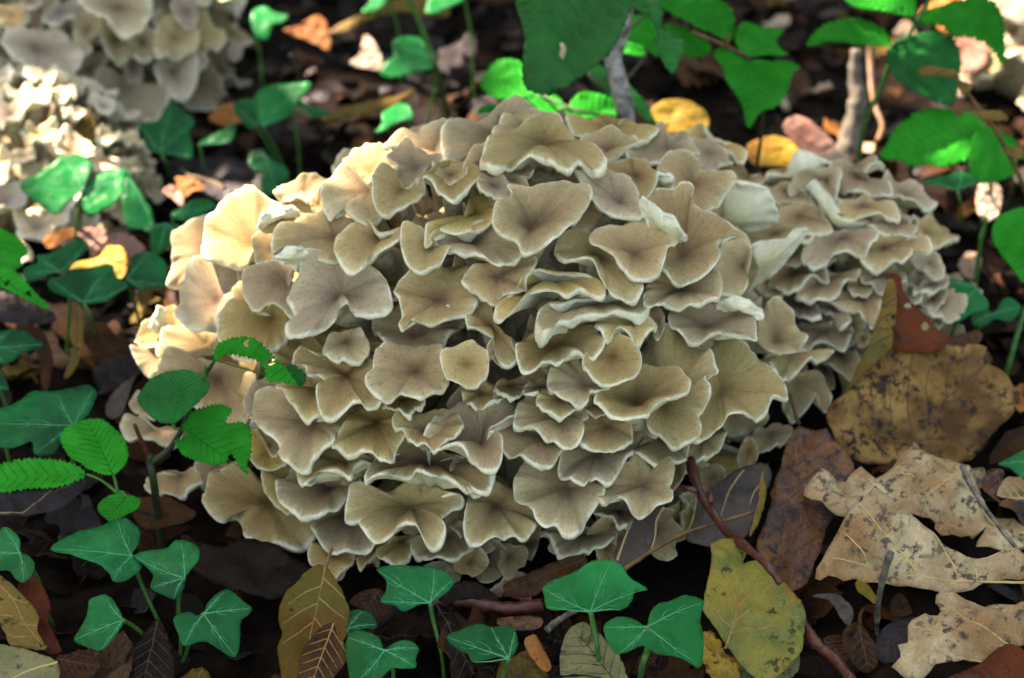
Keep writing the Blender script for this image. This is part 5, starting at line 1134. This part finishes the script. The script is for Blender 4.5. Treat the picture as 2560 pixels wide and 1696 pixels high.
dead('grey_leaf', 'broad grey-purple dead leaf behind the sunlit flank of the mound', 'G', '1150,1120 1400,1090 1700,1110 1850,1200 1800,1380 1600,1400 1300,1280', '1160,1130', '1840,1300', 'slate', z=.020, n=(0, -.3), wav=.05, veins='1250,1180 1450,1240 1560,1310', vmat='vein_yellow')
dead('pink_leaf', 'oval pink leaf spot-lit in dark litter near the fan cap', 'G', '1565,340 1630,275 1680,350 1660,410 1600,430', '1600,430', '1635,280', 'cream', z=.03, n=(0, -.8), wav=.05)
dead('olive_leaf', 'olive leaf hanging under the drooping fan cap', 'G', '500,900 560,810 610,750 650,800 680,960 680,1110 600,1060 540,980', '615,755', '660,1110', 'olive', z=.05, n=(-.1, -.9), wav=.05, pin=6)
dead('olive_leaf', 'ribbed olive leaf beside the broad grey-brown caps', 'G', '1340,150 1440,80 1550,150 1500,280 1370,270', '1370,270', '1500,100', 'grey_green', z=.05, n=(0, -.7), wav=.05, pin=7, pleat=.03)
dead('orange_leaf', 'rusty orange leaf under thin ivy stalks', 'G', '1450,800 1600,710 1740,760 1700,830 1600,870 1480,850', '1455,810', '1735,770', 'orange', z=.025, n=(0, -.5), wav=.07)
dead('ochre_leaf', 'long ochre leaf arching over a dark hollow', 'T', '470,240 640,220 760,150 860,110 1000,85 1300,130 1340,60 1150,-20 900,20 700,110', '480,240', '1335,80', 'olive', z=.045, n=(0, -.7), wav=.04, pin=8)
dead('brown_leaf', 'ochre-brown leaf edge running behind the ivy stalks', 'T', '440,820 600,760 800,700 1000,660 1120,590 1080,650 900,760 700,800 520,850', '450,825', '1110,595', 'olive', z=.03, n=(0, -.6), wav=.05)
dead('yellow_leaf', 'sunlit round yellow leaf behind the sapling trunk', 'U', '960,780 1050,700 1180,690 1290,740 1360,810 1340,930 1180,920 1080,920', '965,880', '1350,800', 'yellow', z=.06, n=(0, -.8), wav=.04, pin=6, vmat='vein_orange')
dead('red_leaf', 'pinkish red leaf slanting behind the grey clump', 'E', '100,880 200,800 330,870 450,980 490,1130 330,1130 230,1050', '110,880', '480,1120', 'pink', z=.05, n=(-.2, -.9), wav=.05, pin=5)
dead('yellow_leaf', 'sunlit straw-yellow leaf beneath the pinkish red leaf', 'E', '-140,1000 0,950 100,950 220,1020 200,1140 60,1150 -120,1130', '-130,1010', '210,1080', 'yellow', z=.035, n=(0, -.6), wav=.05)
dead('orange_leaf', 'wide sunlit orange leaf behind the tall shoot', 'E', '1050,80 1150,0 1400,-60 1600,-40 1700,60 1600,200 1400,260 1200,220', '1060,90', '1690,60', 'orange', z=.03, n=(0, -.4), wav=.08, pin=6)
dead('cream_leaf', 'bright peach leaf lit by sun near the blurred pale clump', 'E', '1300,260 1420,240 1520,330 1500,450 1400,500 1310,400', '1310,270', '1480,480', 'pink', z=.03, n=(0, -.5), wav=.08)
dead('cream_leaf', 'cream leaf bleached by sun at the top of the slope', 'E', '1560,0 1700,-40 1850,20 1850,130 1700,180 1600,120', '1570,20', '1840,100', 'cream', z=.04, n=(0, -.4), wav=.08)
dead('brown_leaf', 'deep red leaf beside the edge of the grey clump', 'E', '700,1330 800,1330 900,1400 970,1480 960,1600 900,1560 860,1430', '710,1330', '960,1590', 'red_brown', z=.03, n=(.1, -.7), wav=.06)
dead('pale_leaf', 'pale fleshy leaf pile behind dark ivy stalks', 'E', '1460,1280 1560,1250 1620,1330 1600,1480 1500,1540 1440,1440', '1480,1280', '1540,1530', 'cream', z=.04, n=(0, -.8), wav=.08)

# ------------------------------------------------------------------ twigs
def twig(label, reg, line, r0, r1, mat, z=None, zs=None, side=()):
    P = pts(line)
    p3 = [at_z(reg, q, (zs[i] if zs else z)) for i, q in enumerate(P)]
    path = [Vector(p) for p in crs([tuple(p) for p in p3], 5)]
    L = p3[0].copy()
    V, F = tube(path, [(r0+(r1-r0)*i/(len(path)-1))*(1+.3*noise.noise(Vector((i*.9, r0*999, 0)))+(.22 if i % 7 == 3 else 0)) for i in range(len(path))], 9, .08)
    o = mesh('twig', [tuple(v) for v in V], F, M[mat], loc=L)
    tag(o, label, 'twig')
    for ln in side:
        q = pts(ln); s3 = [at_z(reg, p, (zs[0] if zs else z)) for p in q]
        V, F = tube(s3, [r1*.8]*(len(s3)-1)+[r1*.4], 7, .08)
        mesh('side_shoot', [tuple(v-L) for v in V], F, M[mat], o)
    return o
twig('wet reddish twig slanting from the mound across grey and brown leaves', 'R', '1240,50 1270,180 1320,300 1420,450 1500,560 1620,650 1779,790 1870,910', .0026, .0019, 'twig_red', zs=[.05, .048, .045, .042, .042, .048, .05, .045], side=('1285,265 1230,250 1165,232', '1385,345 1378,290 1385,240'))
twig('thin straw-coloured stalk crossing beneath the red twig', 'R', '780,810 960,690 1200,560 1420,490 1690,410', .0012, .0008, 'twig_straw', z=.036)
twig('short dry twig standing upright against the grey-tan oak leaf', 'S', '755,1260 765,1060 800,870 850,700', .0010, .0019, 'twig_grey', zs=[.0, .03, .055, .075])
twig('thin dry twig with a bud resting on pale oak leaf', 'S', '1355,100 1400,210 1480,340 1580,480 1740,680', .0018, .0009, 'twig_grey', z=.052)
twig('dark reddish stick lying below the mottled leaf', 'S', '240,1190 340,1330 460,1430 590,1590', .0028, .0024, 'twig_red', z=.022)
twig('brown stick half buried behind the nicked ivy leaf', 'Q', '1220,1045 1400,1030 1600,1060 1779,1085 1990,1060', .0030, .0034, 'twig_red', z=.012)
twig('short purplish stick pointing between ivy and ribbed leaf', 'R', '245,1230 330,1160 440,1095', .0018, .0013, 'twig_grey', z=.02)
twig('pale weathered stick leaning in sunny litter behind the grey clump', 'E', '610,340 600,540 620,700 570,950 530,1160', .0035, .0085, 'twig_grey', zs=[.09, .07, .055, .03, .01])
twig('ochre curved stalk beside the pale weathered stick', 'E', '700,290 715,600 740,740 790,870 755,980', .0022, .0018, 'twig_straw', zs=[.06, .04, .035, .03, .025])
twig('thin dark stalk poking up behind the ivy group', 'T', '240,380 275,450 300,560', .0012, .0012, 'twig_grey', zs=[.09, .06, .0])
twig('bare stalk holding the pointed ivy over the grey leaf', 'G', '1290,1215 1400,1240 1560,1310', .0010, .0007, 'twig_straw', z=.03)

# ------------------------------------------------------------------ loose litter: alike leaves share a label and a group
def lib_poly(kind):
    if kind == 'oval': w = [.0, .16, .27, .31, .29, .21, .09]
    elif kind == 'slim': w = [.0, .09, .15, .17, .15, .1, .04]
    elif kind == 'oak': w = [.03, .08, .22, .12, .30, .16, .33, .18, .28, .12]
    else: w = [.1, .25, .2, .32, .25, .1]
    n = len(w); xs = [(i/(n-1))*.97 for i in range(n)]
    up = [(x, a*random.uniform(.85, 1.15)) for x, a in zip(xs, w)]; dn = [(x, -a*random.uniform(.85, 1.15)) for x, a in zip(xs, w)]
    return up + [(1, 0)] + dn[::-1][:-1]
LIB = {}
LITTER = [  # material, vein, label, group
 ('brown', 'vein_dark', 'plain brown dead leaf lying loose in the litter', 'brown litter leaves'),
 ('dark_brown', 'vein_dark', 'blackish brown rotting leaf half sunk in the litter', 'rotting litter leaves'),
 ('slate', 'vein_dark', 'grey-purple rotting leaf lying in the litter', 'grey-purple litter leaves'),
 ('orange', 'vein_orange', 'loose orange-tan leaf in the litter behind the mound', 'orange litter leaves'),
 ('pink', 'vein_dark', 'loose pinkish leaf in the litter behind the mound', 'pinkish litter leaves'),
 ('cream', 'vein_orange', 'loose bleached cream leaf in the litter behind the mound', 'cream litter leaves'),
 ('olive', 'vein_orange', 'loose ochre-olive leaf in the litter', 'ochre litter leaves'),
 ('wet_brown', 'vein_dark', 'wet chestnut leaf lying loose in the litter', 'chestnut litter leaves')]
for mi, (mk, vk, lb, gp) in enumerate(LITTER):
    for kd in ('oval', 'oak', 'frag', 'slim')[:3 if mi < 3 else 4]:
        z0 = Vector((0, 0, 0)); up = Vector((0, 0, 1)); pl = [Vector((x, y, 0)) for x, y in lib_poly(kd)]
        ob = leaf(None, z0, z0, up, pl, z0, Vector((1, 0, 0)), M[mk], M[vk], 'pin', pin=6, wav=random.uniform(.10, .18), wsc=2.4, fold=random.uniform(-.1, .3), curl=random.uniform(-.35, .35), cup=random.uniform(-.8, .8),
                  name='litter_leaf', vw=.016, res=11, thick=.006, single=True)
        LIB[(mi, kd)] = ob.data; bpy.data.objects.remove(ob)
def in_cluster(x, y, k=1.0):
    for d in (MAIN, LOBE, BACKL, PALEL, BACKR):
        if ((x-d.c.x)/d.r.x)**2 + ((y-d.c.y)/d.r.y)**2 < k: return True
    return False
n_l = 0
while n_l < 300:
    y = .56 + (1.66-.56)*random.random()**.85; hw = .30*math.hypot(y, .57)*1.08+.03; x = random.uniform(-hw, hw)
    if in_cluster(x, y, 1.12): continue
    far = (y-.85)/.6
    if y < .80: mi = random.choices(range(8), (5, 6, 2, .0, .0, .0, .6, 1.5))[0]  # near litter drawn mostly from the darkest tones to blacken the foreground
    elif x > .15: mi = random.choices(range(8), (5, 2, 3, 1.2, 2.2, 1.8, 1, 1.5))[0]
    else: mi = random.choices(range(8), (5, 5, 2, .4, .6, .3, 2.4, 1.5))[0]
    kd = random.choice([k for (m_, k) in LIB if m_ == mi])
    o = bpy.data.objects.new('litter_leaf', LIB[(mi, kd)]); COL.objects.link(o)
    s = random.uniform(.032, .062) if mi not in (4, 5) else random.uniform(.02, .042)
    o.scale = (s, s, s)
    o.rotation_euler = (random.gauss(0, .38), random.gauss(0, .38), random.uniform(0, 6.28))
    o.location = (x, y, ground_z(x, y) + random.uniform(.004, .016))
    col_ = ('brown', 'blackish rotting', 'grey-purple', 'orange-tan', 'pinkish', 'bleached cream', 'ochre-olive', 'wet chestnut')[mi]
    shp = {'oval': 'oval', 'oak': 'lobed', 'frag': 'torn', 'slim': 'slim'}[kd]
    siz = 'small' if s < .038 else 'large' if s > .052 else 'mid-sized'
    if y < .84: zn = 'in the ivy patch before the mound' if x < -.14 else 'among the pale oak leaves' if x > .1 else 'at the foot of the mound'
    elif x < -.2: zn = 'between the mound and the blurred clumps' if y < 1.2 else 'beside the blurred fan-capped clump'
    elif x > .26: zn = 'under the toothed shoots' if y < 1.2 else 'in the sunny litter by the pale clump'
    else: zn = 'close behind the mound' if y < 1.15 else 'in the blurred litter beyond the sapling'
    tag(o, f'{siz} {shp} {col_} leaf lying {zn}', 'fallen leaf', LITTER[mi][3]); n_l += 1
# finer rotten litter nobody could count
V = []; F = []
for i in range(5200):
    y = random.uniform(.42, 2.2); x = random.uniform(-.95, .95)
    if in_cluster(x, y, .7): continue
    s = random.uniform(.006, .022); a = random.uniform(0, 6.28); o_ = len(V)
    Rm = Matrix.Rotation(a, 3, 'Z') @ Matrix.Rotation(random.gauss(0, .5), 3, 'X') @ Matrix.Rotation(random.gauss(0, .4), 3, 'Y')
    c = Vector((x, y, ground_z(x, y)+random.uniform(-.001, .007))); b = random.uniform(-.4, .4)
    for px, py in ((-1, 0), (-.5, .45), (.3, .5), (1, .05), (.4, -.5), (-.4, -.5), (0, 0)):
        q = Vector((px*random.uniform(.8, 1.2), py*random.uniform(.7, 1.3), b*(px*px+py*py)))*s
        V.append(tuple(c + Rm @ q))
    for k in range(6): F.append((o_+6, o_+k, o_+(k+1) % 6))
lt = mesh('leaf_litter', V, F, M['dark_brown']); tag(lt, 'fine dark rotten leaf fragments covering the soil', 'leaf litter', None, 'stuff')
lt.data.materials.append(M['brown']); lt.data.materials.append(M['slate'])
for p in lt.data.polygons:
    h = (p.vertices[0]//7*7919) % 10; p.material_index = 1 if h in (0, 1) else 2 if h == 2 else 0

# spider thread between the fan cap and the ivy
def thread(label, a, b):
    V, F = tube([a, a.lerp(b, .5)-Vector((0, 0, .002)), b], .00007, 5)
    o = mesh('spider_thread', [tuple(v) for v in V], F, M['flesh'], loc=a); tag(o, label, 'spider thread')
thread('fine spider thread stretched over the pointed ivy leaf', at_y('G', (770, 1140), 1.10), at_y('T', (110, 400), 1.16))

# ------------------------------------------------------------------ unseen shade tree; its crown is shaped with gaps to cast sun flecks
M['canopy'] = leaf_material('canopy_leaf', (.03, .09, .015), (.05, .13, .02), rough=.5, trans=.12, scale=10)
FLECK = []
def fl(reg, p, r, z=None, y=None, dome=None):
    P = dome.hit(reg, p)[0] if dome else (at_z(reg, p, z) if y is None else at_y(reg, p, y))
    FLECK.append((P, r))
fl('A', (760, 800), .038, dome=MAIN); fl('A', (480, 960), .022, dome=MAIN); fl('A', (1130, 680), .026, dome=MAIN); fl('A', (1580, 370), .016, dome=MAIN)
fl('A', (170, 1520), .012, dome=MAIN); fl('A', (1980, 230), .010, dome=MAIN); fl('A', (600, 1230), .012, dome=MAIN)
fl('G', (130, 1180), .085, dome=PALEL); fl('G', (100, 700), .03, dome=PALEL); fl('G', (500, 1300), .045, z=.06); fl('G', (60, 1500), .05, dome=PALEL)
fl('G', (200, 330), .010, dome=BACKL); fl('G', (850, 60), .014, dome=BACKL); fl('G', (900, 850), .012, y=1.26)
fl('G', (1330, 1280), .020, z=.03); fl('G', (1620, 350), .018, z=.03)
fl('T', (400, 230), .03, z=.03); fl('T', (770, 380), .03, z=.03); fl('T', (180, 700), .03, z=.07); fl('T', (1050, 400), .03, z=.06); fl('T', (1350, 380), .025, z=.03); fl('T', (100, 120), .03, z=.06)
fl('T', (980, 800), .025, z=.06); fl('T', (1250, 20), .04, z=.09); fl('T', (850, 20), .03, z=.07)
fl('U', (1180, 800), .032, z=.06); fl('U', (250, 690), .03, y=1.06); fl('U', (600, 740), .025, y=1.05); fl('U', (850, 330), .02, y=1.12); fl('U', (1100, 590), .02, z=.03)
fl('E', (1500, 100), .10, z=.03); fl('E', (1420, 380), .06, z=.03); fl('E', (1750, 120), .05, z=.03); fl('E', (560, 460), .04, z=.06); fl('E', (600, 850), .03, z=.04); fl('E', (60, 1020), .03, z=.035)
fl('E', (330, 980), .02, z=.05); fl('E', (850, 150), .04, z=.03); fl('E', (1530, 1370), .025, z=.04); fl('L', (300, 60), .02, z=.02); fl('L', (850, 100), .018, z=.02); fl('L', (690, 230), .018, z=.02)
tree = empty('shade_tree', (-2.9, 3.3, -.02), 'unseen leafy tree, its crown shaped to shade the mushrooms and let sun flecks through', 'tree')
CEN = Vector((0, 1.02, .05)) + SUN*2.3
U_ = SUN.orthogonal().normalized(); W_ = SUN.cross(U_)
V = []; F = []
for i in range(24000):
    a = random.uniform(0, 6.283); rr = (1.15 if i < 11000 else .62)*math.sqrt(random.random())
    p = CEN + U_*(rr*math.cos(a)) + W_*(rr*math.sin(a)) + SUN*random.uniform(-.28, .28)
    s = random.uniform(.028, .045); bad = False
    for P, r_ in FLECK:
        d = p-P; d = d - SUN*d.dot(SUN)
        if d.length < r_ + s*.55: bad = True; break  # leaf left out to keep a sun fleck open
    if bad: continue
    Rm = Matrix.Rotation(random.uniform(0, 6.28), 3, 'Z') @ Matrix.Rotation(random.gauss(0, .5), 3, 'X') @ Matrix.Rotation(random.gauss(0, .5), 3, 'Y')
    o_ = len(V)
    for px, py, pz in ((-1, 0, 0), (-.45, .5, .1), (.35, .5, .1), (1.1, 0, -.1), (.35, -.5, .1), (-.45, -.5, .1), (0, 0, 0)):
        V.append(tuple(p + Rm @ Vector((px, py, pz))*s - tree.location))
    for k in range(6): F.append((o_+6, o_+k, o_+(k+1) % 6))
cr = mesh('crown', V, F, M['canopy'], tree); cr['kind'] = 'stuff'
T0 = tree.location
stem(tree, [T0, T0+Vector((.05, -.03, .8)), T0+Vector((.2, -.1, 1.7)), CEN+Vector((-.6, .5, .3)), CEN+Vector((-.2, .1, .1))], .085, .02, 'bark', 'trunk', 5, 12)
for k in range(7):
    a = k*.9; e_ = CEN + U_*(.85*math.cos(a)) + W_*(.85*math.sin(a)); s0 = CEN+Vector((-.6, .5, .3))
    stem(tree, [s0, s0.lerp(e_, .5)+Vector((0, 0, .12)), e_], .012, .003, 'bark', 'branch')

# ------------------------------------------------------------------ unseen undergrowth added behind and at the sides to block low skylight
V = []; F = []
for i in range(15000):
    a = math.radians(random.uniform(-118, 118)); rr = random.uniform(3.6, 5.2); h = random.random()**.8*4.1
    if random.random() < .12*h/4.6: continue
    p = Vector((math.sin(a)*rr, .9+math.cos(a)*rr, h)); s = random.uniform(.07, .14)
    Rm = Matrix.Rotation(random.uniform(0, 6.28), 3, 'Z') @ Matrix.Rotation(random.gauss(.8, .5), 3, 'X') @ Matrix.Rotation(random.gauss(0, .5), 3, 'Y')
    o_ = len(V)
    for px, py, pz in ((-1, 0, 0), (-.4, .5, .1), (.4, .5, .1), (1.1, 0, -.1), (.4, -.5, .1), (-.4, -.5, .1)):
        V.append(tuple(p + Rm @ Vector((px, py, pz))*s))
    F.append((o_, o_+1, o_+2, o_+3)); F.append((o_, o_+3, o_+4, o_+5))
ug = mesh('undergrowth', V, F, M['canopy']); tag(ug, 'unseen leafy undergrowth added behind and beside the scene to block low skylight', 'undergrowth', None, 'stuff')
